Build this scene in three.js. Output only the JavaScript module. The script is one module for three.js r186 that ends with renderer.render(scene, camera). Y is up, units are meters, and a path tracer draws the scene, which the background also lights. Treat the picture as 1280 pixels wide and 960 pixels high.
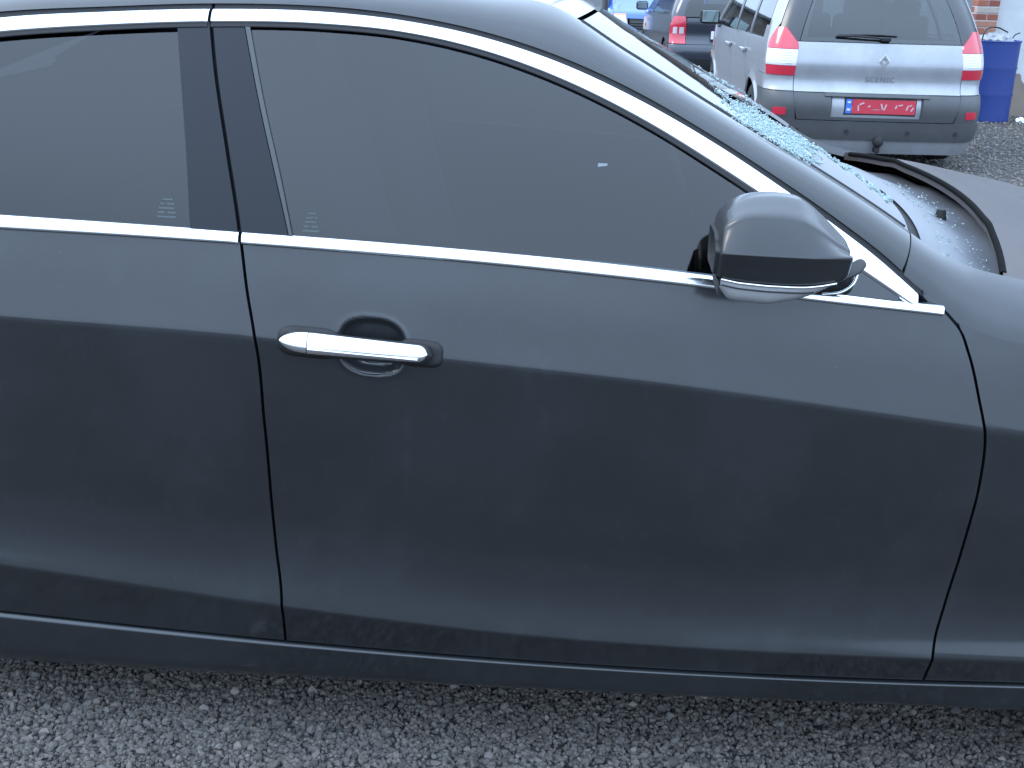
import * as THREE from 'three';
import { mergeGeometries, mergeVertices } from 'three/addons/utils/BufferGeometryUtils.js';
import { RoundedBoxGeometry } from 'three/addons/geometries/RoundedBoxGeometry.js';
import { TextGeometry } from 'three/addons/geometries/TextGeometry.js';
import { FontLoader } from 'three/addons/loaders/FontLoader.js';

// ------------------------------------------------------------------ camera, sky, sun, exposure
const scene = new THREE.Scene();
const R = (d) => d * Math.PI / 180;
const camera = new THREE.PerspectiveCamera(37.85, 4 / 3, 0.05, 900);
camera.rotation.order = 'YXZ';
camera.position.set(0.16, 1.43, 2.7);
camera.rotation.set(R(-20), R(5), R(1.5));

function overcastSky() {
  const w = 256, h = 128, d = new Float32Array(w * h * 4);
  for (let j = 0; j < h; j++) {
    const el = (j + 0.5) / h * Math.PI - Math.PI / 2;
    for (let i = 0; i < w; i++) {
      const az = i / w * Math.PI * 2, k = (j * w + i) * 4;
      const s = Math.max(0, Math.sin(el));
      const cl = 1 + 0.05 * Math.sin(az * 3 + 4 * s) * Math.sin(6 * s + az) + 0.04 * Math.sin(az * 5 - 9 * s);
      const b = (el < 0 ? 0.35 : 0.62 + 0.62 * Math.pow(s, 0.8)) * (el < 0 ? 1 : cl);
      d[k] = b * 0.71; d[k + 1] = b * 0.94; d[k + 2] = b * 1.28; d[k + 3] = 1;
    }
  }
  const t = new THREE.DataTexture(d, w, h, THREE.RGBAFormat, THREE.FloatType);
  t.mapping = THREE.EquirectangularReflectionMapping; t.magFilter = THREE.LinearFilter; t.minFilter = THREE.LinearFilter;
  t.needsUpdate = true;
  return t;
}
scene.background = overcastSky();
scene.environment = scene.background;

const sun = new THREE.DirectionalLight(0xfff6ea, 0.5);
sun.position.set(-14, 12, -4); sun.target.position.set(0, 0, -2);
sun.castShadow = true; sun.shadow.radius = 40; sun.shadow.mapSize.set(2048, 2048);
Object.assign(sun.shadow.camera, { left: -20, right: 20, top: 25, bottom: -25, near: 0.5, far: 60 });
scene.add(sun, sun.target);

const renderer = new THREE.WebGLRenderer({ antialias: true });
renderer.setSize(1024, 768);
renderer.shadowMap.enabled = true;
renderer.toneMapping = THREE.LinearToneMapping;
renderer.toneMappingExposure = 2.8;

// ------------------------------------------------------------------ helpers
let seed = 12345;
const rnd = () => { seed = (seed * 1664525 + 1013904223) >>> 0; return seed / 4294967296; };
const rr = (a, b) => a + (b - a) * rnd();
const lerp = (a, b, t) => a + (b - a) * t;
const clamp = (x, a = 0, b = 1) => Math.min(b, Math.max(a, x));
const smooth = (a, b, x) => { const t = clamp((x - a) / (b - a)); return t * t * (3 - 2 * t); };
const used = {};
const numbered = (n) => { used[n] = (used[n] ?? -1) + 1; return used[n] ? `${n}_${String(used[n]).padStart(3, '0')}` : n; };
function spline(pts) {                          // smooth y(x) through [x, y] pairs, straight on beyond the ends
  const x = pts.map((p) => p[0]), y = pts.map((p) => p[1]), n = x.length, m = [];
  const sl = (i) => (y[i + 1] - y[i]) / (x[i + 1] - x[i]);
  for (let i = 0; i < n; i++) m[i] = i === 0 ? sl(0) : i === n - 1 ? sl(n - 2) : (sl(i - 1) * (x[i + 1] - x[i]) + sl(i) * (x[i] - x[i - 1])) / (x[i + 1] - x[i - 1]);
  return (q) => {
    if (q <= x[0]) return y[0] + m[0] * (q - x[0]);
    if (q >= x[n - 1]) return y[n - 1] + m[n - 1] * (q - x[n - 1]);
    let i = 0; while (q > x[i + 1]) i++;
    const h = x[i + 1] - x[i], t = (q - x[i]) / h, t2 = t * t, t3 = t2 * t;
    return (2 * t3 - 3 * t2 + 1) * y[i] + (t3 - 2 * t2 + t) * h * m[i] + (3 * t2 - 2 * t3) * y[i + 1] + (t3 - t2) * h * m[i + 1];
  };
}
const V3 = (x, y, z) => new THREE.Vector3(x, y, z);
// surface from fn(u, v) -> Vector3, with uv in metres given by uvf, and an optional skirt that gives the sheet an edge
function sheet(nu, nv, fn, { skirt = null, us = null, vs = null, uvf = null } = {}) {
  const U = us ?? Array.from({ length: nu + 1 }, (_, i) => i / nu), Vv = vs ?? Array.from({ length: nv + 1 }, (_, i) => i / nv);
  const a = U.length, b = Vv.length, pos = new Float32Array(a * b * 3), uv = new Float32Array(a * b * 2), idx = [];
  const P = [];
  for (let j = 0; j < b; j++) for (let i = 0; i < a; i++) {
    const p = fn(U[i], Vv[j]); P.push(p); const k = j * a + i;
    pos[k * 3] = p.x; pos[k * 3 + 1] = p.y; pos[k * 3 + 2] = p.z;
    const q = uvf ? uvf(p) : [p.x, p.y]; uv[k * 2] = q[0]; uv[k * 2 + 1] = q[1];
    if (i < a - 1 && j < b - 1) idx.push(k, k + 1, k + a, k + 1, k + a + 1, k + a);
  }
  const g = new THREE.BufferGeometry();
  g.setAttribute('position', new THREE.BufferAttribute(pos, 3)); g.setAttribute('uv', new THREE.BufferAttribute(uv, 2)); g.setIndex(idx);
  g.computeVertexNormals();
  const out = [g.toNonIndexed()];
  if (skirt) {
    const ring = [];
    for (let i = 0; i < a; i++) ring.push(P[i]);
    for (let j = 1; j < b; j++) ring.push(P[j * a + a - 1]);
    for (let i = a - 2; i >= 0; i--) ring.push(P[(b - 1) * a + i]);
    for (let j = b - 2; j >= 0; j--) ring.push(P[j * a]);
    const sp = [], su = [], si = [];
    ring.forEach((p) => { const q = p.clone().add(typeof skirt === 'function' ? skirt(p) : skirt); sp.push(p.x, p.y, p.z, q.x, q.y, q.z); const w = uvf ? uvf(p) : [p.x, p.y]; su.push(...w, ...w); });
    for (let i = 0; i < ring.length - 1; i++) si.push(2 * i, 2 * i + 1, 2 * i + 2, 2 * i + 1, 2 * i + 3, 2 * i + 2);
    const s = new THREE.BufferGeometry();
    s.setAttribute('position', new THREE.Float32BufferAttribute(sp, 3)); s.setAttribute('uv', new THREE.Float32BufferAttribute(su, 2)); s.setIndex(si);
    s.computeVertexNormals(); out.push(s.toNonIndexed());
  }
  return out.length > 1 ? mergeGeometries(out) : out[0];
}
const norm = (g) => { let q = g.index ? g.toNonIndexed() : g; for (const k of Object.keys(q.attributes)) if (!['position', 'normal', 'uv'].includes(k)) q.deleteAttribute(k); if (!q.attributes.uv) q.setAttribute('uv', new THREE.Float32BufferAttribute(new Float32Array(q.attributes.position.count * 2), 2)); return q; };
const join = (list) => mergeGeometries(list.map(norm));
const at = (g, x, y, z, rx = 0, ry = 0, rz = 0) => { g.rotateX(rx); g.rotateY(ry); g.rotateZ(rz); g.translate(x, y, z); return g; };
const rbox = (w, h, d, r = 0.01, s = 2) => new RoundedBoxGeometry(w, h, d, s, Math.min(r, w / 2.01, h / 2.01, d / 2.01));
const tube = (pts, r, n = 40, k = 8, closed = false) => new THREE.TubeGeometry(new THREE.CatmullRomCurve3(pts.map((p) => (p.isVector3 ? p : V3(...p))), closed), n, r, k, closed);
function mesh(name, geo, mat, parent) {
  const m = new THREE.Mesh(Array.isArray(geo) ? join(geo) : geo, mat); m.name = name; m.castShadow = m.receiveShadow = true;
  if (parent) parent.add(m);
  return m;
}
function thing(name, label, category, [x, y, z] = [0, 0, 0], turn = 0, group) {
  const o = new THREE.Group(); o.name = numbered(name); o.position.set(x, y, z); o.rotation.y = turn; o.userData = { label, category };
  if (group) o.userData.group = group;
  scene.add(o); return o;
}
function top(name, geo, mat, label, category, group, kind) {
  const m = mesh(numbered(name), geo, mat, scene); m.userData = { label, category };
  if (group) m.userData.group = group; if (kind) m.userData.kind = kind;
  return m;
}
// tileable value noise
function noiseTex(size, fn, { srgb = true, rx = 1, ry = 1 } = {}) {
  const d = new Uint8Array(size * size * 4);
  for (let j = 0; j < size; j++) for (let i = 0; i < size; i++) { const c = fn(i / size, j / size), k = (j * size + i) * 4; d[k] = clamp(c[0]) * 255; d[k + 1] = clamp(c[1]) * 255; d[k + 2] = clamp(c[2]) * 255; d[k + 3] = 255; }
  const t = new THREE.DataTexture(d, size, size); t.wrapS = t.wrapT = THREE.RepeatWrapping; t.magFilter = THREE.LinearFilter; t.minFilter = THREE.LinearMipmapLinearFilter; t.generateMipmaps = true;
  t.repeat.set(rx, ry); if (srgb) t.colorSpace = THREE.SRGBColorSpace; t.needsUpdate = true; return t;
}
const hash = (x, y, s) => { let h = (x * 374761393 + y * 668265263 + s * 974634777) | 0; h = Math.imul(h ^ (h >>> 13), 1274126177); return ((h ^ (h >>> 16)) >>> 0) / 4294967296; };
function vn(x, y, p, s) {                        // value noise of period p
  const X = Math.floor(x * p), Y = Math.floor(y * p), fx = x * p - X, fy = y * p - Y, u = fx * fx * (3 - 2 * fx), v = fy * fy * (3 - 2 * fy), m = (q) => ((q % p) + p) % p;
  return lerp(lerp(hash(m(X), m(Y), s), hash(m(X + 1), m(Y), s), u), lerp(hash(m(X), m(Y + 1), s), hash(m(X + 1), m(Y + 1), s), u), v);
}
const fbm = (x, y, p, s, o = 4) => { let a = 0, w = 0.5, t = 0; for (let i = 0; i < o; i++) { a += w * vn(x, y, p << i, s + i); t += w; w *= 0.55; } return a / t; };

// ------------------------------------------------------------------ materials
const rgb = (r, g, b) => new THREE.Color().setRGB(r, g, b);
const std = (c, rough, metal = 0, extra = {}) => new THREE.MeshStandardMaterial({ color: c, roughness: rough, metalness: metal, side: THREE.DoubleSide, ...extra });
const phys = (o) => new THREE.MeshPhysicalMaterial({ side: THREE.DoubleSide, ...o });
const grime = noiseTex(512, (x, y) => { const n = fbm(x, y, 4, 3, 6), m = fbm(x, y, 24, 9, 3), v = 0.80 + 0.16 * n + 0.06 * m; return [v, v, v]; });
const chipped = noiseTex(1024, (x, y) => { // dust, faint run marks and a few stone chips
  const n = fbm(x, y, 4, 3, 6), m = fbm(x, y, 48, 9, 3), st = vn(x, y, 96, 17) * 0.5 + 0.5 * vn(x, 0.3, 128, 18), run = smooth(0.55, 0.85, st) * smooth(0.45, 0.7, fbm(x, y, 5, 27, 3));
  const wx = x + 0.10 * (fbm(x, y, 3, 71, 3) - 0.5), wy = y + 0.10 * (fbm(x, y, 3, 72, 3) - 0.5), smear = smooth(0.42, 0.68, fbm(wx, wy, 5, 73, 5)); // wiped dust
  const v = 0.49 + 0.10 * n + 0.07 * m + 0.07 * run + 0.09 * smear, chip = hash(Math.floor(x * 1024 / 3), Math.floor(y * 1024 / 3), 91) > 0.99992 ? 0.4 : 0;
  return [v + chip, v + chip, v + chip]; });
const grimeRough = noiseTex(512, (x, y) => { const wx = x + 0.10 * (fbm(x, y, 3, 71, 3) - 0.5), wy = y + 0.10 * (fbm(x, y, 3, 72, 3) - 0.5), n = smooth(0.35, 0.7, fbm(wx, wy, 5, 73, 5)), m = fbm(x, y, 40, 19, 2); const v = 0.55 + 0.4 * n + 0.15 * (m - 0.5); return [v, v, v]; }, { srgb: false });
const M = {
  darkPaint: phys({ color: rgb(0.034, 0.040, 0.046), metalness: 0.25, roughness: 0.5, clearcoat: 1, clearcoatRoughness: 0.14, clearcoatRoughnessMap: grimeRough, map: chipped }),
  mirrorPaint: phys({ color: rgb(0.030, 0.034, 0.040), metalness: 0.2, roughness: 0.55, clearcoat: 0.8, clearcoatRoughness: 0.34, clearcoatRoughnessMap: grimeRough, map: chipped }),
  dustyPaint: phys({ color: rgb(0.075, 0.063, 0.060), metalness: 0, roughness: 0.65, specularIntensity: 0.4, clearcoat: 0.3, clearcoatRoughness: 0.35, clearcoatRoughnessMap: grimeRough, map: grime }),
  chrome: std(rgb(0.82, 0.83, 0.85), 0.16, 1),
  blackGloss: phys({ color: rgb(0.012, 0.013, 0.016), roughness: 0.35, clearcoat: 0.6, clearcoatRoughness: 0.25 }),
  pillarFilm: phys({ color: rgb(0.010, 0.012, 0.016), roughness: 0.4, specularIntensity: 0.55, clearcoat: 0.02, clearcoatRoughness: 0.25 }),
  black: std(rgb(0.012, 0.012, 0.013), 0.7),
  matteBlack: phys({ color: rgb(0.008, 0.008, 0.008), roughness: 0.9, specularIntensity: 0.1 }),
  mountBlack: std(rgb(0.008, 0.008, 0.009), 0.6),
  rubber: std(rgb(0.018, 0.018, 0.019), 0.8),
  tint: phys({ color: rgb(0.10, 0.115, 0.14), roughness: 0.05, transmission: 1, thickness: 0, ior: 1.6, specularIntensity: 1 }),
  tintRear: phys({ color: rgb(0.08, 0.09, 0.10), roughness: 0.05, transmission: 1, thickness: 0, ior: 1.58 }),
  clearGlass: phys({ color: rgb(0.78, 0.86, 0.84), roughness: 0.03, transmission: 1, thickness: 0, ior: 1.52 }),
  carGlass: phys({ color: rgb(0.42, 0.48, 0.47), roughness: 0.03, transmission: 1, thickness: 0, ior: 1.7 }),
  crushed: phys({ color: rgb(0.58, 0.69, 0.69), roughness: 0.22, transmission: 0.6, thickness: 0, ior: 1.5 }),
  cabin: std(rgb(0.02, 0.02, 0.022), 0.85),
  seat: std(rgb(0.035, 0.034, 0.036), 0.8),
  cowl: std(rgb(0.16, 0.17, 0.19), 0.45, 0, { map: grime }),
  lensClear: phys({ color: rgb(0.42, 0.42, 0.42), roughness: 0.25, metalness: 0.15, clearcoat: 1, clearcoatRoughness: 0.05 }),
  silver: phys({ color: rgb(0.39, 0.40, 0.42), metalness: 0.35, roughness: 0.42, clearcoat: 1, clearcoatRoughness: 0.08, map: grime }),
  greyPlastic: std(rgb(0.085, 0.085, 0.088), 0.5, 0, { map: grime }),
  redLens: phys({ color: rgb(0.55, 0.02, 0.045), roughness: 0.15, clearcoat: 1, clearcoatRoughness: 0.05 }),
  paleLens: phys({ color: rgb(0.62, 0.58, 0.60), roughness: 0.2, metalness: 0.1, clearcoat: 1, clearcoatRoughness: 0.05 }),
  amber: phys({ color: rgb(0.85, 0.28, 0.03), roughness: 0.2, clearcoat: 1 }),
  plateRed: std(rgb(0.52, 0.035, 0.06), 0.45),
  plateBlue: std(rgb(0.05, 0.16, 0.55), 0.45),
  white: std(rgb(0.75, 0.75, 0.75), 0.5),
  tyre: std(rgb(0.02, 0.02, 0.021), 0.85),
  rim: std(rgb(0.5, 0.5, 0.52), 0.35, 0.8),
  navyPaint: phys({ color: rgb(0.022, 0.028, 0.042), metalness: 0.3, roughness: 0.45, clearcoat: 1, clearcoatRoughness: 0.08 }),
  bluePaint: phys({ color: rgb(0.05, 0.13, 0.42), metalness: 0.1, roughness: 0.45, clearcoat: 0.8, clearcoatRoughness: 0.15 }),
  barrel: phys({ color: rgb(0.008, 0.034, 0.19), roughness: 0.5, clearcoat: 0.2, clearcoatRoughness: 0.4 }),
};

// ------------------------------------------------------------------ ground
const groundY = (z) => -0.055 * smooth(-2.4, -0.6, z);   // dip added under the sedan to show darker gravel along its sill
const gravelTex = (() => {
  const N = 1024, cells = 110, pts = [];
  for (let j = 0; j < cells; j++) for (let i = 0; i < cells; i++) pts.push([i + hash(i, j, 1), j + hash(i, j, 2), hash(i, j, 3)]);
  const one = (x, y) => {
    const X = Math.floor(x * cells), Y = Math.floor(y * cells); let d1 = 9, d2 = 9, id = 0;
    for (let b = -1; b <= 1; b++) for (let a = -1; a <= 1; a++) {
      const ci = (X + a + cells) % cells, cj = (Y + b + cells) % cells, p = pts[cj * cells + ci];
      const dx = x * cells - (p[0] - ci + X + a), dy = y * cells - (p[1] - cj + Y + b), d = dx * dx + dy * dy;
      if (d < d1) { d2 = d1; d1 = d; id = p[2]; } else if (d < d2) d2 = d;
    }
    return [Math.sqrt(d1), Math.sqrt(d2) - Math.sqrt(d1), id];
  };
  const col = noiseTex(N, (x, y) => { const [, e, id] = one(x, y), n = fbm(x, y, 3, 77, 4); const v = (0.30 + 0.30 * id) * (0.85 + 0.3 * n) * (e < 0.12 ? 0.55 : 1); return [v * 1.0, v * 0.985, v * 1.0]; });
  const bump = noiseTex(N, (x, y) => { const [, e, id] = one(x, y), v = clamp(e * 1.6) * (0.5 + 0.5 * id); return [v, v, v]; }, { srgb: false });
  return { col, bump };
})();
{
  const zs = [250, 60, 20, 8, 3, 1, 0.2, -0.4, -0.8, -1.2, -1.6, -2, -2.4, -3, -6, -20, -80, -250], xs = [-250, -60, -10, -3, 0, 3, 10, 60, 250];
  const g = sheet(0, 0, (u, v) => V3(u, groundY(v), v), { us: xs, vs: zs, uvf: (p) => [p.x / 2, p.z / 2] });
  const m = mesh('ground', g, std(rgb(0.5, 0.475, 0.45), 0.95, 0, { map: gravelTex.col, bumpMap: gravelTex.bump, bumpScale: 0.012 }), scene);
  m.userData = { kind: 'structure', label: 'grey crushed stone yard under all the vehicles', category: 'ground' };
}

// ------------------------------------------------------------------ the dark sedan: side surface
const fSillBot = spline([[-2.2, 0.14], [-1.4, 0.085], [-1, 0.088], [0, 0.118], [1, 0.146], [1.6, 0.15]]);
const fSillTop = spline([[-2.2, 0.23], [-1.4, 0.222], [-1, 0.213], [-0.42, 0.2], [0.02, 0.197], [0.78, 0.212], [0.95, 0.219], [1.6, 0.23]]);
const fLow = spline([[-2.2, 0.38], [-1.4, 0.36], [-0.97, 0.336], [-0.42, 0.295], [0.02, 0.272], [0.77, 0.278], [0.94, 0.283], [1.6, 0.31]]);
const fCre = spline([[-2.2, 0.87], [-0.9, 0.838], [-0.445, 0.827], [-0.12, 0.806], [0.22, 0.785], [0.8, 0.729], [1.4, 0.67], [2, 0.61]]);
const fBelt = spline([[-2.2, 1.01], [-0.9, 1.004], [-0.476, 0.996], [0, 0.98], [0.33, 0.958], [0.705, 0.929], [1.4, 0.86], [2, 0.77]]);
const profDoor = spline([[0, 0.897], [0.12, 0.882], [0.26, 0.8745], [0.45, 0.877], [0.7, 0.885], [1, 0.893]]);
const profTop = spline([[0, 0.893], [0.2, 0.885], [0.6, 0.869], [1, 0.850]]);
const taper = (x) => 0.012 * (x + 0.2) ** 2 + (x > 1 ? 0.10 * (x - 1) ** 2 : 0) + (x < -1.4 ? 0.13 * (x + 1.4) ** 2 : 0);
function S(x, y) {                               // the pressed crease has a small radius
  const c = fCre(x), r = 0.005;
  if (Math.abs(y - c) > r) return S0(x, y);
  const a = S0(x, c - r), b = S0(x, c + r), ma = (a - S0(x, c - r - 0.002)) / 0.002 * 2 * r, mb = (S0(x, c + r + 0.002) - b) / 0.002 * 2 * r, t = (y - c + r) / (2 * r), t2 = t * t, t3 = t2 * t;
  return (2 * t3 - 3 * t2 + 1) * a + (t3 - 2 * t2 + t) * ma + (3 * t2 - 2 * t3) * b + (t3 - t2) * mb;
}
function S0(x, y) {
  const b = fSillBot(x), t = fSillTop(x), l = fLow(x), c = fCre(x), e = fBelt(x); let z;
  if (y < t) { const q = (y - b) / (t - b); z = q < 0 ? 0.845 + 0.03 * q : q < 0.35 ? lerp(0.845, 0.868, Math.sin(q / 0.35 * Math.PI / 2)) : lerp(0.868, 0.876, (q - 0.35) / 0.65); }
  else if (y < l) z = lerp(0.870, 0.897, (y - t) / (l - t));
  else if (y < c) z = profDoor((y - l) / (c - l));
  else if (y < e) z = profTop((y - c) / (e - c));
  else { const h = y - e; z = 0.85 - 0.42 * h - 0.35 * h * h; }
  return z - taper(x);
}
const SP = (x, y, o = 0) => V3(x, y, S(x, y) + o);
// feature curves in the side view, metres
const trimTopHi = spline([[-1.62, 1.13], [-1.45, 1.215], [-1.2, 1.298], [-0.966, 1.337], [-0.774, 1.352], [-0.58, 1.362], [-0.379, 1.363], [-0.235, 1.353], [-0.091, 1.330], [0.052, 1.291], [0.194, 1.235], [0.334, 1.166], [0.451, 1.099], [0.526, 1.053], [0.608, 0.999], [0.676, 0.948]]);
const trimTopLo = spline([[-1.6, 1.11], [-1.43, 1.19], [-1.2, 1.272], [-0.96, 1.310], [-0.769, 1.327], [-0.576, 1.338], [-0.376, 1.340], [-0.232, 1.331], [-0.089, 1.306], [0.055, 1.263], [0.196, 1.204], [0.335, 1.131], [0.391, 1.099], [0.473, 1.045], [0.555, 0.992], [0.637, 0.944]]);
const trimLowHi = spline([[-1.7, 1.022], [-1.3, 1.019], [-0.915, 1.013], [-0.695, 1.009], [-0.48, 1.004], [-0.27, 0.998], [-0.063, 0.990], [0.141, 0.979], [0.329, 0.965], [0.505, 0.949], [0.714, 0.932]]);
const trimLowLo = spline([[-1.7, 0.997], [-1.3, 0.994], [-0.914, 0.989], [-0.694, 0.987], [-0.479, 0.983], [-0.269, 0.977], [-0.062, 0.969], [0.143, 0.957], [0.33, 0.944], [0.506, 0.930], [0.718, 0.915]]);
// panel gaps as x(y)
const gapB = spline([[0.15, -0.431], [0.189, -0.430], [0.293, -0.425], [0.416, -0.437], [0.663, -0.443], [0.824, -0.449], [0.898, -0.463], [1.004, -0.481], [1.143, -0.518], [1.258, -0.552], [1.363, -0.579]]);
const gapF = spline([[0.15, 0.781], [0.205, 0.782], [0.261, 0.783], [0.315, 0.785], [0.374, 0.794], [0.45, 0.803], [0.524, 0.809], [0.636, 0.813], [0.719, 0.806], [0.78, 0.789], [0.858, 0.763], [0.895, 0.745], [0.919, 0.722]]);
const gapR = spline([[0.15, -1.07], [0.3, -1.10], [0.5, -1.16], [0.7, -1.27], [0.85, -1.34], [1.0, -1.37]]);

function panel(xl, xr, yb, yt, { dx = 0.012, dy = 0.008, fine = null, depth = null, skirt = 0.03 } = {}) {
  // rows in feature space so that the creases run along the mesh
  const levels = (x) => { const a = yb(x), t = yt(x); return [a, Math.max(a + 0.001, fLow(x)), Math.max(a + 0.002, fCre(x)), t]; };
  const L0 = levels(0.15), vs = [];
  for (let s = 0; s < 3; s++) { const n = Math.max(6, Math.round((L0[s + 1] - L0[s]) / dy)); for (let i = 0; i < n; i++) vs.push(s + i / n); }
  vs.push(3);
  const yOf = (x, v) => { const L = levels(x), s = Math.min(2, Math.floor(v)); return lerp(L[s], L[s + 1], v - s); };
  const edge = (f, v) => { let x = f(0.6); for (let i = 0; i < 12; i++) x = f(yOf(x, v)); return x; };
  const us = []; const x0 = xl(0.6), x1 = xr(0.6); let x = x0;
  while (x < x1 - 1e-6) { us.push((x - x0) / (x1 - x0)); x += fine && x > fine[0] && x < fine[1] ? 0.0028 : dx; } us.push(1);
  const ends = vs.map((v) => [edge(xl, v), edge(xr, v)]), iv = new Map(vs.map((v, i) => [v, i]));
  return sheet(0, 0, (u, v) => { const e = ends[iv.get(v)], X = lerp(e[0], e[1], u), Y = yOf(X, v); return V3(X, Y, S(X, Y) - (depth ? depth(X, Y) : 0)); }, { us, vs, skirt: V3(0, 0, -skirt) });
}
// strip with a rounded section between two side-view curves, standing proud of the body
function strip(x0, x1, lo, hi, { proud = 0.006, base = 0, n = 90, end0 = 0, end1 = 0 } = {}) {
  const k = 9;
  const g = sheet(n, k, (u, v) => { const x = lerp(x0, x1, u), y = lerp(lo(x + 0), hi(x), v), w = 1 - Math.pow(Math.abs(2 * v - 1), 6); const X = x + (u < 0.5 ? end0 : end1) * (v - 0.5) * 0; return V3(X, y, S(X, y) + base + proud * w); }, { skirt: V3(0, 0, -0.012) });
  return g;
}
const sedan = thing('grey_sedan', 'dark grey sedan with smashed windscreen, bright window trim and chrome door handle', 'car');
const sideParts = [];
const sp = (m) => { sideParts.push(m); return m; };

// front door: pressed panel with the hand bowl behind the handle
const HX = -0.243, HY = 0.822;
const bowl = (x, y) => { const r = (Math.abs((x - HX) / 0.0595) ** 2.6 + Math.abs((y - HY + 0.03 * (x - HX)) / 0.0495) ** 2.6) ** (1 / 2.6); return smooth(1.0, 0.78, r) * (0.010 + 0.022 * clamp((HY + 0.05 - y) / 0.1)) - 0.0012 * Math.exp(-(((r - 1.06) / 0.05) ** 2)); };
const frontDoor = sp(mesh('front_door', panel((y) => gapB(y) + 0.0028, (y) => gapF(y) - 0.0025, (x) => fSillTop(x) + 0.006, (x) => trimLowLo(x) + 0.004, { dx: 0.011, dy: 0.0042, fine: [-0.33, -0.155], depth: bowl }), M.darkPaint, sedan));
const rearDoor = sp(mesh('rear_door', panel((y) => gapR(y) + 0.0025, (y) => gapB(y) - 0.0028, (x) => fSillTop(x) + 0.006, (x) => trimLowLo(x) + 0.004, { dx: 0.015, dy: 0.006 }), M.darkPaint, sedan));

// sill
sp(mesh('sill', sheet(80, 14, (u, v) => { const x = lerp(-1.13, 1.02, u); const b = fSillBot(x), t = fSillTop(x); if (v > 0.86) { const q = (v - 0.86) / 0.14; return V3(x, t + 0.0005 * q, S(x, t - 0.001) - 0.03 * q); } const y = lerp(b, t, v / 0.86); return SP(x, y); }, { skirt: V3(0, 0.01, -0.05) }), M.darkPaint, sedan));

// chrome window trims, split at the door gap
const cut = (f, y) => f(y);
const b1 = cut(gapB, 1.35), b0 = cut(gapB, 0.992);
mesh('upper_trim', strip(b1 + 0.003, 0.672, trimTopLo, trimTopHi, { n: 160 }), M.chrome, frontDoor);
mesh('lower_trim', strip(b0 + 0.003, 0.716, trimLowLo, trimLowHi, { n: 120 }), M.chrome, frontDoor);
mesh('upper_trim', strip(-1.6, b1 - 0.003, trimTopLo, trimTopHi, { n: 140 }), M.chrome, rearDoor);
mesh('lower_trim', strip(-1.62, b0 - 0.003, trimLowLo, trimLowHi, { n: 80 }), M.chrome, rearDoor);
// dark seals above and below the trims
mesh('window_seal', [strip(b1 + 0.003, 0.63, (x) => trimTopLo(x) - 0.007, (x) => trimTopLo(x) + 0.002, { proud: 0.003, n: 160 }), strip(b1 + 0.003, 0.68, (x) => trimTopHi(x) - 0.001, (x) => trimTopHi(x) + 0.012, { proud: 0.001, base: -0.006, n: 160 })], M.rubber, frontDoor);
mesh('window_seal', [strip(-1.58, b1 - 0.003, (x) => trimTopLo(x) - 0.007, (x) => trimTopLo(x) + 0.002, { proud: 0.003, n: 140 }), strip(-1.58, b1 - 0.003, (x) => trimTopHi(x) - 0.001, (x) => trimTopHi(x) + 0.012, { proud: 0.001, base: -0.006, n: 140 })], M.rubber, rearDoor);

// panes
const pane = (x0, x1, o) => sheet(60, 30, (u, v) => { const x = lerp(x0(v), x1, u), y = lerp(trimLowHi(x) - 0.01, Math.max(trimLowHi(x) - 0.009, trimTopLo(x) + 0.006), v); return SP(x, y, o); });
mesh('window_pane', pane((v) => lerp(b0, b1, v) + 0.01, 0.66, -0.004), M.tint, frontDoor);
mesh('window_pane', sheet(60, 30, (u, v) => { const x = lerp(-1.6, lerp(b0, b1, v) - 0.01, u), y = lerp(trimLowHi(x) - 0.01, trimTopLo(x) + 0.006, v); return SP(x, y, -0.007); }), M.tintRear, rearDoor);
// pillar covers beside the door gap
const coverL = spline([[1.0, -0.568], [1.115, -0.586], [1.218, -0.607], [1.338, -0.635]]);
const coverR = spline([[0.99, -0.392], [1.003, -0.396], [1.095, -0.427], [1.209, -0.468], [1.335, -0.512]]);
const coverR2 = spline([[0.99, -0.383], [1.003, -0.387], [1.096, -0.416], [1.21, -0.457], [1.335, -0.500]]);
const coverG = (xa, xb, o, sk = 0.008) => sheet(10, 30, (u, v) => { let x = -0.5, y = 1.1; for (let i = 0; i < 6; i++) { y = lerp(trimLowHi(x) - 0.002, trimTopLo(x) + 0.002, v); x = lerp(xa(y), xb(y), u); } return SP(x, y, o); }, { skirt: V3(0, 0, -sk) });
mesh('pillar_cover', coverG(coverL, (y) => gapB(y) - 0.0035, 0.001), M.pillarFilm, rearDoor);
mesh('pillar_cover', coverG((y) => gapB(y) + 0.0035, coverR, 0.001), M.pillarFilm, frontDoor);
mesh('glass_channel', coverG((y) => coverR(y) + 0.0022, (y) => coverR2(y) - 0.001, 0.0025), M.blackGloss, frontDoor);
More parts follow.
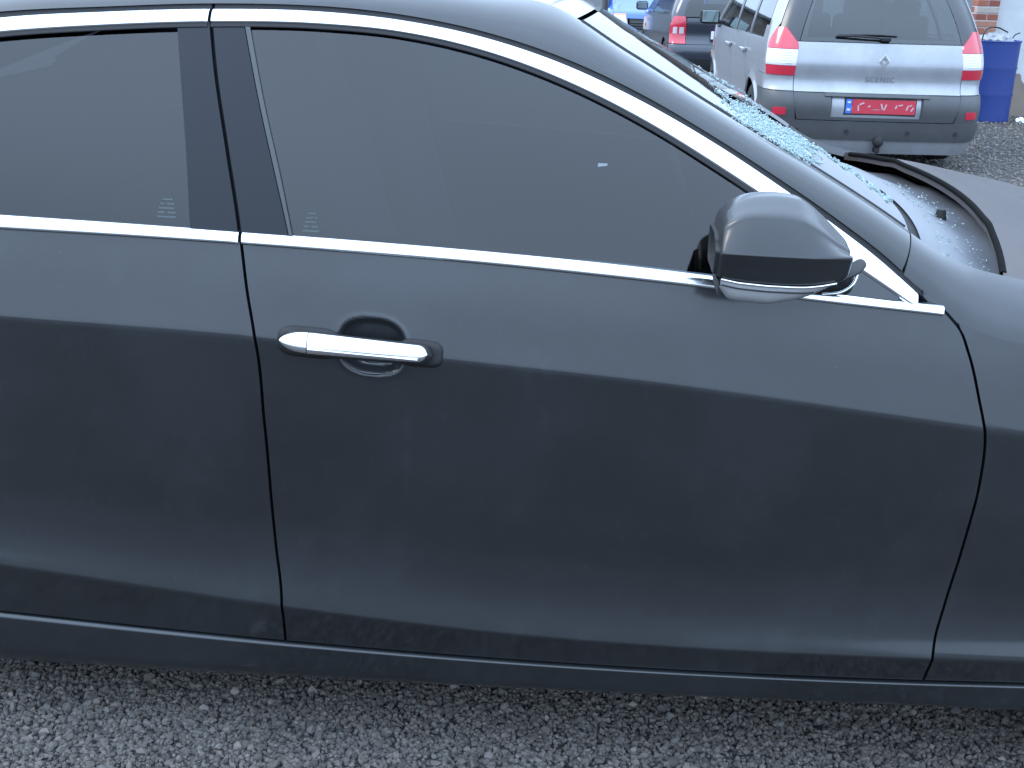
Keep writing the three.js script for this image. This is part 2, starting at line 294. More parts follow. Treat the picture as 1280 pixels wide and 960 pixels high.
// etched stamps in the lower corners of the panes and a pale scuff
const stamp = (x, y, rows, o) => rows.flatMap(([dy, segs]) => segs.map(([a, b]) => sheet(2, 1, (u, v) => SP(x + lerp(a, b, u), y + dy + v * 0.0028, o))));
const stampMat = std(rgb(0.055, 0.072, 0.075), 0.6);
mesh('glass_stamp', stamp(-0.372, 1.008, [[0, [[0, 0.03]]], [0.007, [[0.002, 0.012], [0.015, 0.027]]], [0.014, [[0.004, 0.024]]], [0.021, [[0.006, 0.018], [0.02, 0.024]]], [0.028, [[0.008, 0.022]]]], -0.0032), stampMat, frontDoor).userData.kind = 'stuff';
mesh('glass_stamp', stamp(-0.632, 1.02, [[0, [[0, 0.034]]], [0.007, [[0.0, 0.014], [0.018, 0.034]]], [0.014, [[0.002, 0.03]]], [0.021, [[0.004, 0.012], [0.015, 0.03]]], [0.028, [[0.008, 0.026]]]], -0.0062), stampMat, rearDoor).userData.kind = 'stuff';
mesh('scuff_mark', sheet(4, 2, (u, v) => SP(0.128 + u * 0.016 + v * 0.001, 1.128 + v * 0.006 * (1 - 0.4 * u) + u * 0.002, -0.0035)), std(rgb(0.2, 0.22, 0.24), 0.8), frontDoor);
// black corner panel under the mirror
mesh('corner_panel', sheet(16, 10, (u, v) => { const x = lerp(0.505, 0.64, u), y = lerp(trimLowHi(x) - 0.001, Math.max(trimLowHi(x), trimTopLo(x) + 0.001), v); return SP(x, y, 0.004); }, { skirt: V3(0, 0, -0.012) }), M.blackGloss, frontDoor);

// door handle
{
  const g = new THREE.Group(); g.name = 'door_handle';
  const tilt = -0.045, cx = -0.262, cy = 0.8255, ref = (x, y) => S(cx + x, cy + y) - S(cx, cy);
  const oz = S(cx, cy);
  const place = (geo, lean = 0) => { geo.translate(0, 0, -0.027); geo.rotateX(-lean); geo.translate(0, 0, 0.027); geo.rotateZ(tilt); geo.translate(cx, cy, oz); return geo; };
  const bar = (x0, x1, h0, h1, z0, z1, n = 40, pinch0 = 0, pinch1 = 0) => sheet(n, 20, (u, v) => {
    const x = lerp(x0, x1, u), a = v * Math.PI * 2; let h = lerp(h0, h1, u);
    const e0 = pinch0 ? clamp((x - x0) / pinch0) : 1, e1 = pinch1 ? clamp((x1 - x) / pinch1) : 1; h *= Math.sqrt(1 - (1 - e0) ** 2) * Math.sqrt(1 - (1 - e1) ** 2);
    const q = 3.4, cs = Math.cos(a), sn = Math.sin(a), rr2 = Math.pow(Math.pow(Math.abs(cs), q) + Math.pow(Math.abs(sn), q), -1 / q);
    const bow = 0.006 * (1 - ((x) / 0.13) ** 2);
    return V3(x, h * 0.5 * cs * rr2 + 0.0, lerp(z0, z1, 0.5) + bow + (z1 - z0) * 0.5 * sn * rr2);
  });
  const h = mesh('door_handle', place(bar(-0.0845, 0.122, 0.038, 0.030, 0.014, 0.036, 50, 0, 0.018).translate(0, 0.003, 0), 0.3), M.chrome, frontDoor);
  mesh('key_cover', place(bar(-0.135, -0.086, 0.032, 0.038, 0.013, 0.0355, 24, 0.035, 0).translate(0, 0.003, 0), 0.3), M.chrome, frontDoor);
  mesh('handle_ridge', place(rbox(0.19, 0.0025, 0.004, 0.001).translate(0.012, -0.0075, 0.0412), 0.3), M.chrome, frontDoor);
  // dark mounts under both ends and the back of the grip
  const mount = (x0, x1, h0, h1) => sheet(30, 24, (u, v) => { const x = lerp(x0, x1, u); const hh = lerp(h0, h1, u) * Math.sqrt(Math.max(0, 1 - Math.abs(2 * u - 1) ** 5)); const y = lerp(-hh / 2, hh / 2, v); return V3(x, y, ref(x, y) - 0.003 + 0.012 * Math.sqrt(Math.max(0, 1 - Math.abs(2 * v - 1) ** 4)) * Math.sqrt(Math.max(0, 1 - Math.abs(2 * u - 1) ** 6))); });
  mesh('handle_mount', place(mount(-0.149, -0.035, 0.056, 0.058).translate(0, -0.005, 0)), M.mountBlack, frontDoor);
  mesh('handle_mount', place(mount(0.066, 0.146, 0.052, 0.048).translate(0, -0.005, 0)), M.mountBlack, frontDoor);
  mesh('handle_back', place(bar(-0.13, 0.128, 0.046, 0.036, 0.006, 0.026, 50, 0.02, 0.02)), M.black, frontDoor);
}

// roof rail and windscreen pillar: a strip from the door opening to the roof and windscreen edge
const E0 = [[-1.95, 1.05], [-1.7, 1.15], [-1.45, 1.24], [-1.2, 1.315], [-0.969, 1.347], [-0.77, 1.361], [-0.581, 1.371], [-0.381, 1.372], [-0.236, 1.362], [-0.091, 1.339], [0.052, 1.301], [0.193, 1.246], [0.333, 1.176], [0.451, 1.110], [0.526, 1.065], [0.607, 1.012], [0.645, 0.983]];
const E1 = [[-2.0, 1.08, 0.66], [-1.72, 1.22, 0.59], [-1.45, 1.31, 0.54], [-1.2, 1.37, 0.53], [-0.97, 1.398, 0.53], [-0.77, 1.408, 0.53], [-0.58, 1.412, 0.53], [-0.38, 1.414, 0.53], [-0.24, 1.410, 0.535], [-0.1, 1.400, 0.545], [0.027, 1.382, 0.56], [0.16, 1.312, 0.60], [0.30, 1.236, 0.64], [0.42, 1.172, 0.675], [0.50, 1.131, 0.70], [0.61, 1.07, 0.735], [0.664, 1.037, 0.75]];
const E0c = new THREE.CatmullRomCurve3(E0.map(([x, y]) => SP(x, y, -0.001))), E1c = new THREE.CatmullRomCurve3(E1.map((p) => V3(...p)));
const railAt = (s, t) => {
  const a = E0c.getPoint(s), b = E1c.getPoint(s), m = a.clone().lerp(b, 0.5), n = V3(0.15, 0.5, 0.85).normalize();
  const c = m.addScaledVector(n, 0.034);
  return a.multiplyScalar((1 - t) ** 2).addScaledVector(c, 2 * t * (1 - t)).addScaledVector(b, t * t);
};
sp(mesh('roof_rail', sheet(150, 14, (u, v) => railAt(u, v), { skirt: V3(-0.004, -0.008, -0.02) }), M.darkPaint, sedan));

// fender: side below the shoulder line, and the shoulder up to the bonnet edge
const F0 = [[0.649, 0.979], [0.678, 0.957], [0.724, 0.921], [0.748, 0.900], [0.80, 0.888], [1.0, 0.868], [1.3, 0.832], [1.6, 0.78], [1.78, 0.74]];
const F1 = [[0.668, 1.034, 0.752], [0.71, 1.008, 0.765], [0.765, 0.985, 0.768], [0.80, 0.976, 0.767], [0.86, 0.964, 0.762], [1.03, 0.936, 0.752], [1.32, 0.872, 0.725], [1.6, 0.81, 0.67], [1.78, 0.77, 0.62]];
const shoulderY = spline([[0.74, 0.905], [0.80, 0.885], [1.0, 0.858], [1.3, 0.808], [1.6, 0.755], [1.78, 0.72]]);
const f1y = spline(F1.slice(3).map((p) => [p[0], p[1]])), f1z = spline(F1.slice(3).map((p) => [p[0], p[2]])), fx = Array.from({ length: 24 }, (_, i) => 0.8 + i * (0.98 / 23));
const F0c = new THREE.CatmullRomCurve3([...F0.slice(0, 4).map(([x, y]) => SP(x, y, -0.001)), ...fx.map((x) => SP(x, shoulderY(x), 0))]), F1c = new THREE.CatmullRomCurve3([...F1.slice(0, 4), ...fx.slice(1).map((x) => [x + 0.03, f1y(x + 0.03), f1z(x + 0.03)]), [1.82, f1y(1.82), f1z(1.82)]].map((p) => V3(...p)));
const shoulder = (s, t) => { const a = F0c.getPoint(s), b = F1c.getPoint(s), c = a.clone().lerp(b, 0.5).addScaledVector(V3(0.05, 0.6, 0.8).normalize(), 0.030); return a.multiplyScalar((1 - t) ** 2).addScaledVector(c, 2 * t * (1 - t)).addScaledVector(b, t * t); };
const arch = (x, xc) => { const d = 0.365 ** 2 - (x - xc) ** 2; return d > 0 ? 0.335 + Math.sqrt(d) : 0; };
const AX = 1.39, RX = -1.475;
{
  const lower = sheet(110, 90, (u, v) => {
    let x = 0.9, y = 0.5;
    for (let i = 0; i < 8; i++) { const yb = Math.max(fSillTop(x) + 0.006, arch(x, AX)), yt = shoulderY(x) + 0.0005; y = lerp(yb, yt, v); x = lerp(gapF(Math.min(y, 0.9)) + 0.0025, 1.78, u); }
    return SP(x, y);
  }, { skirt: V3(0, -0.002, -0.03) });
  sp(mesh('fender', [lower, sheet(80, 12, shoulder, { skirt: V3(-0.002, -0.02, -0.012) })], M.darkPaint, sedan));
}
// rear quarter panel
sp(mesh('quarter_panel', [
  sheet(90, 60, (u, v) => { let x = -1.5, y = 0.6; for (let i = 0; i < 8; i++) { const yb = Math.max(fSillTop(x) + 0.006, arch(x, RX)), yt = trimLowLo(x) + 0.004; y = lerp(yb, yt, v); x = lerp(gapR(y) - 0.0025, -2.1, u); } return SP(x, y); }, { skirt: V3(0, 0, -0.03) }),
  sheet(30, 14, (u, v) => { const x = lerp(-1.58, -2.1, u); const y = lerp(trimLowLo(x), lerp(trimTopHi(-1.6), 1.02, u), v); return SP(x, y); })], M.darkPaint, sedan));
// black sheets added behind the gaps to block light through them
sp(mesh('gap_blocker', [sheet(60, 24, (u, v) => { const x = lerp(-1.08, 0.93, u), y = lerp(fSillBot(x) + 0.01, trimLowLo(x) + 0.02, v); return SP(x, y, -0.045); }), sheet(60, 6, (u, v) => railAt(lerp(0.28, 0.99, u), v * 0.96).add(V3(-0.012, -0.022, -0.034))), sheet(6, 30, (u, v) => { const y = lerp(0.98, 1.375, v), x = gapB(y) + lerp(-0.05, 0.05, u); return SP(x, y, -0.02); })], M.black, sedan));

// wheels
function wheelGeo(r, w) {
  const prof = [[r * 0.64, -w / 2], [r * 0.9, -w / 2], [r * 0.985, -w * 0.4], [r, -w * 0.25], [r, w * 0.25], [r * 0.985, w * 0.4], [r * 0.9, w / 2], [r * 0.64, w / 2]].map(([a, b]) => new THREE.Vector2(a, b));
  const t = new THREE.LatheGeometry(prof, 36); t.rotateX(Math.PI / 2);
  const disc = new THREE.LatheGeometry([[0.001, w * 0.30], [r * 0.18, w * 0.32], [r * 0.22, w * 0.22], [r * 0.52, w * 0.2], [r * 0.6, w * 0.42], [r * 0.66, w * 0.44], [r * 0.66, -w * 0.4]].map(([a, b]) => new THREE.Vector2(a, b)), 36); disc.rotateX(Math.PI / 2);
  const spokes = []; for (let i = 0; i < 7; i++) { const b = rbox(r * 0.1, r * 0.46, w * 0.12, 0.008); b.translate(0, r * 0.4, w * 0.30); b.rotateZ(i / 7 * Math.PI * 2); spokes.push(b); }
  return { t, d: join([disc, ...spokes]) };
}
function addWheel(parent, x, y, z, r, w, ry = 0) {
  const W = wheelGeo(r, w); const t = mesh('wheel', W.t, M.tyre, parent); t.position.set(x, y, z); t.rotation.y = ry; mesh('rim', W.d, M.rim, t); return t;
}
for (const [x, s] of [[AX, 1], [AX, -1], [RX, 1], [RX, -1]]) addWheel(sedan, x, 0.278, s * 0.735, 0.33, 0.225, s > 0 ? 0 : Math.PI);

// mirror
{
  // sections across the housing from the glass side (x small) to the nose (x large)
  const st = [ // x, yb, ycrease, ymid, ytop, zout, ztop, zin
    [0.320, 1.012, 1.050, 1.062, 1.070, 1.040, 0.985, 0.90],
    [0.326, 1.009, 1.051, 1.082, 1.096, 1.051, 0.985, 0.895],
    [0.353, 1.006, 1.052, 1.100, 1.120, 1.058, 0.980, 0.89],
    [0.393, 1.004, 1.052, 1.104, 1.128, 1.060, 0.980, 0.89],
    [0.437, 1.003, 1.051, 1.099, 1.124, 1.057, 0.975, 0.89],
    [0.455, 1.003, 1.050, 1.091, 1.115, 1.053, 0.970, 0.89],
    [0.475, 1.004, 1.049, 1.079, 1.100, 1.046, 0.966, 0.89],
    [0.500, 1.006, 1.047, 1.062, 1.078, 1.033, 0.962, 0.89],
    [0.519, 1.010, 1.044, 1.050, 1.059, 1.017, 0.958, 0.895],
    [0.5235, 1.014, 1.040, 1.043, 1.050, 1.004, 0.955, 0.905]];
  const loop = (s) => {
    const [x, yb, yc, ym, yt, zo, zt, zi] = s;
    const z2 = zo - 0.024, k = 0.004; // flat facets with tight radii: under-edge, outer crease, shoulder, top
    return [V3(x, yb, zi + 0.01), V3(x, yb - 0.001, lerp(zi, zo, 0.5)), V3(x, yb, zo - 0.020), V3(x, yb + k, zo - 0.0145), V3(x, lerp(yb, yc, 0.55), zo - 0.007), V3(x, yc - 0.003, zo - 0.0008), V3(x, yc, zo), V3(x, yc + 0.003, zo - 0.0012), V3(x, lerp(yc, ym, 0.5), lerp(zo, z2, 0.5) + 0.001), V3(x, ym - k, z2 + 0.002), V3(x, ym + 0.003, z2 - 0.003), V3(x, lerp(ym, yt, 0.6), lerp(z2, zt, 0.5)), V3(x, yt - 0.001, zt + 0.006), V3(x, yt, zt), V3(x, yt - 0.002, lerp(zt, zi, 0.5)), V3(x, lerp(yt, yc, 0.25), zi + 0.004), V3(x, lerp(yt, yc, 0.6), zi), V3(x, lerp(yb, yc, 0.5), zi)];
  };
  const curves = st.map((s) => new THREE.CatmullRomCurve3(loop(s), true, 'centripetal'));
  const xs = st.map((s) => s[0]);
  const N = 108, ring = curves.map((c) => Array.from({ length: N + 1 }, (_, i) => c.getPoint(i / N)));
  const colSpl = Array.from({ length: N + 1 }, (_, i) => new THREE.CatmullRomCurve3(ring.map((r) => r[i]), false, 'centripetal'));
  const shell = sheet(48, N, (u, v) => colSpl[Math.round(v * N)].getPoint(u));
  const cen = (i) => { const c = V3(0, 0, 0); ring[i].forEach((p) => c.add(p)); return c.multiplyScalar(1 / ring[i].length); };
  const cap = (i) => { const c = cen(i); return sheet(N, 3, (u, v) => ring[i][Math.round(u * N)].clone().lerp(c, v)); };
  const mir = sp(mesh('side_mirror', [shell, cap(9)], M.mirrorPaint, sedan));
  const c0 = cen(0);
  mesh('mirror_bezel', sheet(N, 4, (u, v) => { const p = ring[0][Math.round(u * N)].clone().lerp(c0, v * 0.12); p.x += -0.006 * Math.sin(v * Math.PI) + (v > 0.7 ? 0.012 * (v - 0.7) / 0.3 : 0); return p; }), M.black, mir);
  mesh('mirror_glass', sheet(N, 2, (u, v) => { const p = ring[0][Math.round(u * N)].clone().lerp(c0, 0.1 + 0.9 * v); p.x += 0.009; return p; }), std(rgb(0.8, 0.82, 0.85), 0.03, 1), mir);
  // turn signal lens wrapping round the lower outer edge
  const lens = (t0, t1, drop, o) => sheet(40, 10, (u, v) => {
    const x = lerp(t0, t1, u), k = xs.findIndex((q) => q >= x), a = st[Math.max(0, k - 1)], b = st[Math.max(1, k)] ?? st[9], f = clamp((x - a[0]) / (b[0] - a[0]));
    const yb = lerp(a[1], b[1], f), zo = lerp(a[5], b[5], f); const q = v * Math.PI / 2, end = Math.pow(clamp((t1 - x) / 0.10), 0.6) * Math.pow(clamp((x - t0 + 0.004) / 0.02), 0.4);
    return V3(x, yb + 0.001 - drop * end * Math.sin(q), zo - 0.016 + o - 0.03 * (1 - Math.cos(q)));
  });
  mesh('turn_signal', lens(0.326, 0.502, 0.036, 0.002), M.lensClear, mir);
  const rim = (dy, dz) => Array.from({ length: 16 }, (_, i) => { const x = lerp(0.327, 0.500, i / 15), k = Math.max(1, xs.findIndex((q) => q >= x)), A = st[k - 1], B = st[k], f = clamp((x - A[0]) / (B[0] - A[0])); return V3(x, lerp(A[1], B[1], f) + dy, lerp(A[5], B[5], f) + dz); });
  mesh('signal_trim', tube(rim(0.0, -0.0135), 0.0022, 50, 6), M.chrome, mir);
  mesh('signal_line', tube(rim(-0.0085, -0.0135).slice(0, 13), 0.0012, 50, 6), M.black, mir);
  mesh('mirror_underside', sheet(30, 12, (u, v) => { const x = lerp(0.326, 0.505, u), yb = 0.977 + 0.03 * smooth(0.44, 0.5, x); const z = lerp(0.895, 1.012 - 0.03 * smooth(0.42, 0.5, x), v); return V3(x, yb - 0.003 * Math.sin(v * Math.PI), z); }, { skirt: V3(0, 0.02, 0) }), M.black, mir);
  // stalk to the door corner
  mesh('mirror_arm', [sheet(24, 16, (u, v) => { const c = new THREE.CatmullRomCurve3([V3(0.455, 1.0, 0.985), V3(0.50, 1.005, 0.975), V3(0.535, 1.009, 0.945), V3(0.558, 1.010, 0.90), V3(0.566, 1.006, 0.872)]).getPoint(u), a = v * Math.PI * 2, w = lerp(0.020, 0.009, u), h = lerp(0.010, 0.006, u); return V3(c.x + w * 0.6 * Math.cos(a), c.y + h * Math.sin(a), c.z + w * Math.cos(a)); }), at(rbox(0.08, 0.04, 0.06, 0.016, 3), 0.515, 0.975, 0.875, 0, -0.15, 0.05)], M.black, mir);
  mesh('arm_accent', tube([[0.50, 0.962, 0.918], [0.53, 0.967, 0.918], [0.548, 0.98, 0.912], [0.555, 0.996, 0.902]], 0.003, 24, 6), M.chrome, mir);
}

// the other side of the car
for (const m of sideParts) { const c = m.clone(); c.scale.z = -1; sedan.add(c); }

// roof, boot, rear glass, underbody
const mid = (p) => V3(p.x, p.y, -p.z);
const across = (curve, s0, s1, rise, bow, n = 60, k = 40) => sheet(n, k, (u, v) => { const a = curve.getPoint(lerp(s0, s1, u)), q = v * 2 - 1, w = 1 - q * q; return V3(a.x + bow(u) * w, a.y + rise(u) * w, a.z * q); });
const sRoof0 = 3.4 / 16, sRoof1 = 10.35 / 16;
mesh('roof', across(E1c, sRoof0, sRoof1, (u) => 0.026 - 0.019 * u * u, (u) => 0.022 * smooth(0.7, 1, u)), M.darkPaint, sedan);
mesh('rear_glass', across(E1c, 0.02, sRoof0 - 0.002, () => 0.02, () => -0.02, 20, 30), M.tintRear, sedan);
mesh('boot_lid', sheet(16, 30, (u, v) => { const q = v * 2 - 1, x = lerp(-2.0, -2.42, u); return V3(x, 1.07 - 0.03 * u * u + 0.02 * (1 - q * q), q * (0.70 - 0.06 * u)); }), M.darkPaint, sedan);
const endCap = (x0, dx, yTop, yBot) => sheet(60, 24, (u, v) => { const a = (u * 2 - 1) * Math.PI / 2, y = lerp(yBot, yTop, v), c = Math.pow(Math.abs(Math.cos(a)), 0.5); return V3(x0 + dx * c * (1 - 0.12 * (2 * v - 1) ** 2), y, Math.sign(a) * Math.pow(Math.abs(Math.sin(a)), 0.8) * (S(x0, 0.5) - 0.005)); });
mesh('rear_bumper', endCap(-2.1, -0.36, 1.03, 0.2), M.darkPaint, sedan);
mesh('front_bumper', endCap(1.76, 0.42, 0.74, 0.17), M.darkPaint, sedan);
mesh('underbody', at(new THREE.BoxGeometry(3.9, 0.03, 1.56), -0.15, 0.19, 0), M.black, sedan);

// bonnet, its rear edge seal and the scuttle
const hoodRear = (z) => 0.932 - 0.092 * (z / 0.72) ** 2;
const hoodY = spline([[0.78, 1.0], [1.0, 0.978], [1.3, 0.918], [1.6, 0.85], [1.9, 0.78], [2.1, 0.71]]);
const hoodHalf = spline([[0.8, 0.752], [1.03, 0.742], [1.32, 0.715], [1.6, 0.66], [1.95, 0.55]]);
const hoodP = (u, v, o = 0) => { const q = v * 2 - 1; let x = hoodRear(q * 0.74); x = lerp(x, 2.08 - 0.15 * q * q, u); const hw = hoodHalf(x), z = q * hw; const crown = 0.004 * Math.exp(-(((Math.abs(z) - 0.42) / 0.05) ** 2)); const dent = 0.012 * Math.exp(-(((x - 1.05) / 0.08) ** 2 + ((z + 0.25) / 0.2) ** 2)); return V3(x, hoodY(x) + 0.012 - 0.045 * Math.pow(Math.abs(q), 2.4) + crown - dent + o, z); };
const hood = mesh('bonnet', sheet(60, 60, (u, v) => hoodP(u, v), { skirt: V3(0.0, -0.022, 0) }), M.dustyPaint, sedan);
mesh('bonnet_seal', tube(Array.from({ length: 25 }, (_, i) => hoodP(0, 0.02 + 0.96 * i / 24).add(V3(0.001, -0.004, 0))), 0.0065, 80, 8), M.matteBlack, hood);
mesh('bonnet_liner', sheet(30, 30, (u, v) => hoodP(0.02 + u * 0.9, 0.03 + v * 0.94, -0.035)), M.black, hood);
const screenBase = (z) => 0.838 - 0.118 * (z / 0.76) ** 2;
mesh('scuttle_panel', sheet(20, 60, (u, v) => { const z = lerp(-0.70, 0.70, v), x = lerp(screenBase(z) - 0.03, hoodRear(z) + 0.05, u); return V3(x, 0.962 - 0.018 * u - 0.03 * (z / 0.74) ** 2 * u + 0.006 * Math.sin(u * 7) + 0.004 * Math.sin(z * 21) * u, z); }), M.cowl, sedan);
mesh('wiper_pivot', [at(new THREE.CylinderGeometry(0.009, 0.014, 0.022, 16), 0.875, 0.962, 0.18)], M.black, sedan);

// windscreen: whole near the roof, crushed lower down
const sW = (t) => lerp(sRoof1 + 0.004, 0.999, t);
const screen = (t, q, o = 0) => { const a = t <= 1 ? E1c.getPoint(sW(t)) : E1c.getPoint(1); const w = 1 - q * q, bow = lerp(0.022, 0.085, t); return V3(a.x + bow * w + o * 0.5, a.y + lerp(0.007, -0.012, t) * w - (t > 1 ? (t - 1) * 0.12 : 0) + o, a.z * q); };
const rag = (q) => 0.40 + 0.06 * Math.sin(q * 9) + 0.04 * Math.sin(q * 23 + 1) + 0.03 * Math.sin(q * 57);
const windscreen = mesh('windscreen', sheet(40, 60, (u, v) => screen(u * rag(v * 2 - 1), v * 2 - 1)), M.clearGlass, sedan);
mesh('screen_edge', tube(Array.from({ length: 30 }, (_, i) => screen(i / 29 * 0.98, 0.985, -0.002)), 0.006, 80, 6), M.rubber, windscreen);
// lower strip of crazed glass left along the pillar
const low = (u, v) => { const t = lerp(0.55, 1.0, u), q = lerp(1, 0.42 - 0.1 * Math.sin(u * 5) + 0.05 * Math.sin(u * 31) + 0.03 * Math.sin(u * 67), v); return screen(t, q, -0.012 * v); };
mesh('crazed_sheet', sheet(40, 20, (u, v) => screen(lerp(0.37, 0.63, u) + 0.025 * Math.sin(v * 17) * (u - 0.5), lerp(0.52 + 0.06 * Math.sin(u * 13) + 0.03 * Math.sin(u * 41), 0.995, v), -0.003)), phys({ color: rgb(0.36, 0.48, 0.48), roughness: 0.5, transmission: 0.5, thickness: 0 }), windscreen);
mesh('screen_remnant', sheet(70, 20, low), phys({ color: rgb(0.13, 0.135, 0.15), roughness: 0.65, transmission: 0.2, thickness: 0 }), windscreen);
function chips(list, name, parent) {
  const base = [0, 1, 2].map(() => { const b = new THREE.OctahedronGeometry(1, 0), p = b.attributes.position; return norm(b); });
  const out = list.map(([p, s]) => { const b = base[0].clone(); b.scale(s * rr(0.6, 1.3), s * rr(0.5, 1), s * rr(0.6, 1.3)); b.rotateX(rr(0, 6)); b.rotateY(rr(0, 6)); b.translate(p.x, p.y, p.z); return b; });
  const m = mesh(name, mergeGeometries(out), M.crushed, parent); m.userData.kind = 'stuff'; return m;
}
{
  const L = [];
  for (let i = 0; i < 2600; i++) { const q0 = 1 - 0.56 * Math.pow(rnd(), 1.3), t = rr(0.36, 0.63) + 0.03 * Math.sin(q0 * 31) + 0.02 * Math.sin(q0 * 77), q = Math.min(0.995, q0 + 0.05 * Math.sin(t * 40) * (1 - q0)), p = screen(t, q); p.y += rr(-0.004, 0.003); L.push([p, rr(0.0016, 0.0038)]); }
  for (let i = 0; i < 1100; i++) { const u = rnd(), p = low(u, 1); p.add(V3(rr(-0.003, 0.004), rr(-0.003, 0.005), rr(-0.006, 0.006))); L.push([p, rr(0.0018, 0.0055)]); }
  for (let i = 0; i < 500; i++) { const q = rr(-0.9, 0.9), p = screen(rag(q), q); p.y += rr(-0.006, 0.002); L.push([p, rr(0.0016, 0.0036)]); }
  chips(L, 'glass_crumbs', windscreen);
  const C = [];
  for (let i = 0; i < 170; i++) { const z = rr(-0.3, 0.68), u = Math.pow(rnd(), 1.4), x = lerp(screenBase(z), hoodRear(z), u); C.push([V3(x, 0.966 - 0.02 * u - 0.03 * (z / 0.74) ** 2 * u + 0.002, z), rr(0.0015, 0.0035)]); }
  chips(C, 'loose_glass', sedan);
}

// cabin
mesh('dashboard', [at(rbox(0.34, 0.22, 1.36, 0.06, 4), 0.60, 0.86, 0), at(rbox(0.16, 0.06, 0.38, 0.03, 3), 0.52, 0.96, -0.36), sheet(12, 20, (u, v) => { const z = lerp(-0.68, 0.68, v); return V3(lerp(0.66, screenBase(z) - 0.02, u), lerp(0.965, 0.955, u), z); })], M.cabin, sedan);
mesh('cabin_mirror', [at(rbox(0.05, 0.06, 0.22, 0.02, 3), 0.10, 1.27, 0), at(rbox(0.08, 0.05, 0.09, 0.015, 3), 0.16, 1.295, 0, 0, 0, -0.5)], M.cabin, sedan);
mesh('steering_wheel', at(new THREE.TorusGeometry(0.185, 0.016, 10, 36), 0.33, 0.92, -0.36, 0, Math.PI / 2, 0.35), M.cabin, sedan);
for (const z of [0.37, -0.37]) {
  const s = mesh('front_seat', [at(rbox(0.5, 0.16, 0.5, 0.06, 4), -0.12, 0.56, z), at(rbox(0.15, 0.62, 0.48, 0.06, 4), -0.42, 0.88, z, 0, 0, 0.25)], M.seat, sedan);
  mesh('headrest', [at(rbox(0.10, 0.18, 0.27, 0.045, 4), -0.53, 1.25, z, 0, 0, 0.2)], M.seat, s);
}
mesh('rear_seat', [at(rbox(0.5, 0.16, 1.3, 0.06, 4), -0.98, 0.56, 0), at(rbox(0.15, 0.62, 1.3, 0.06, 4), -1.28, 0.86, 0, 0, 0, 0.35)], M.seat, sedan);
mesh('cabin_floor', [at(new THREE.BoxGeometry(2.5, 0.03, 1.5), -0.5, 0.32, 0), at(new THREE.BoxGeometry(0.03, 0.65, 1.5), 0.72, 0.62, 0), at(new THREE.BoxGeometry(0.03, 0.7, 1.4), -1.55, 0.66, 0)], M.cabin, sedan);
mesh('headlining', across(E1c, sRoof0, sRoof1 - 0.01, () => 0.01, () => 0.02).translate(0, -0.025, 0), M.cabin, sedan);

// ------------------------------------------------------------------ vehicles behind: a shell unrolled round the tail (or nose)
// local frame: x across, y up, the end towards +z at z = 0, the vehicle runs towards -z
function shellOf({ w, c, r, bow = 0.03, tp = () => 0 }) {
  const P = (t, y, o = 0) => {
    const W = w(y), C = c(y), a = W - C, s = Math.sign(t) || 1, T = Math.abs(t), arc = C * Math.PI / 2; let x, z, nx, nz;
    if (T <= a) { x = T; z = 0; nx = 0; nz = 1; } else if (T <= a + arc) { const f = (T - a) / C; x = a + C * Math.sin(f); z = -C + C * Math.cos(f); nx = Math.sin(f); nz = Math.cos(f); } else { const d = T - a - arc; x = W - tp(C + d); z = -C - d; nx = 1; nz = 0; }
    return V3(s * (x + nx * o), y, z + nz * o - r(y) - bow * Math.min(1, T / W) ** 2);
  };
  const tSide = (d, y, s) => { const W = w(y), C = c(y); return s * (W - C + C * Math.PI / 2 + (d - C)); };
  return { P, tSide };
}
const patch = (P, nu, nv, f, o = 0.003, d = 0.015) => sheet(nu, nv, (u, v) => { const [t, y] = f(u, v); return P(t, y, o); }, { skirt: d ? (p) => V3(0, 0, 0).copy(V3(-Math.sign(p.x) * d * 0.7, 0, -d)) : null });
const rect = (t0, t1, y0, y1) => (u, v) => [lerp(t0, t1, u), lerp(y0, y1, v)];
const quad = (a, b, c, d) => (u, v) => [lerp(lerp(a[0], b[0], u), lerp(d[0], c[0], u), v), lerp(lerp(a[1], b[1], u), lerp(d[1], c[1], u), v)];

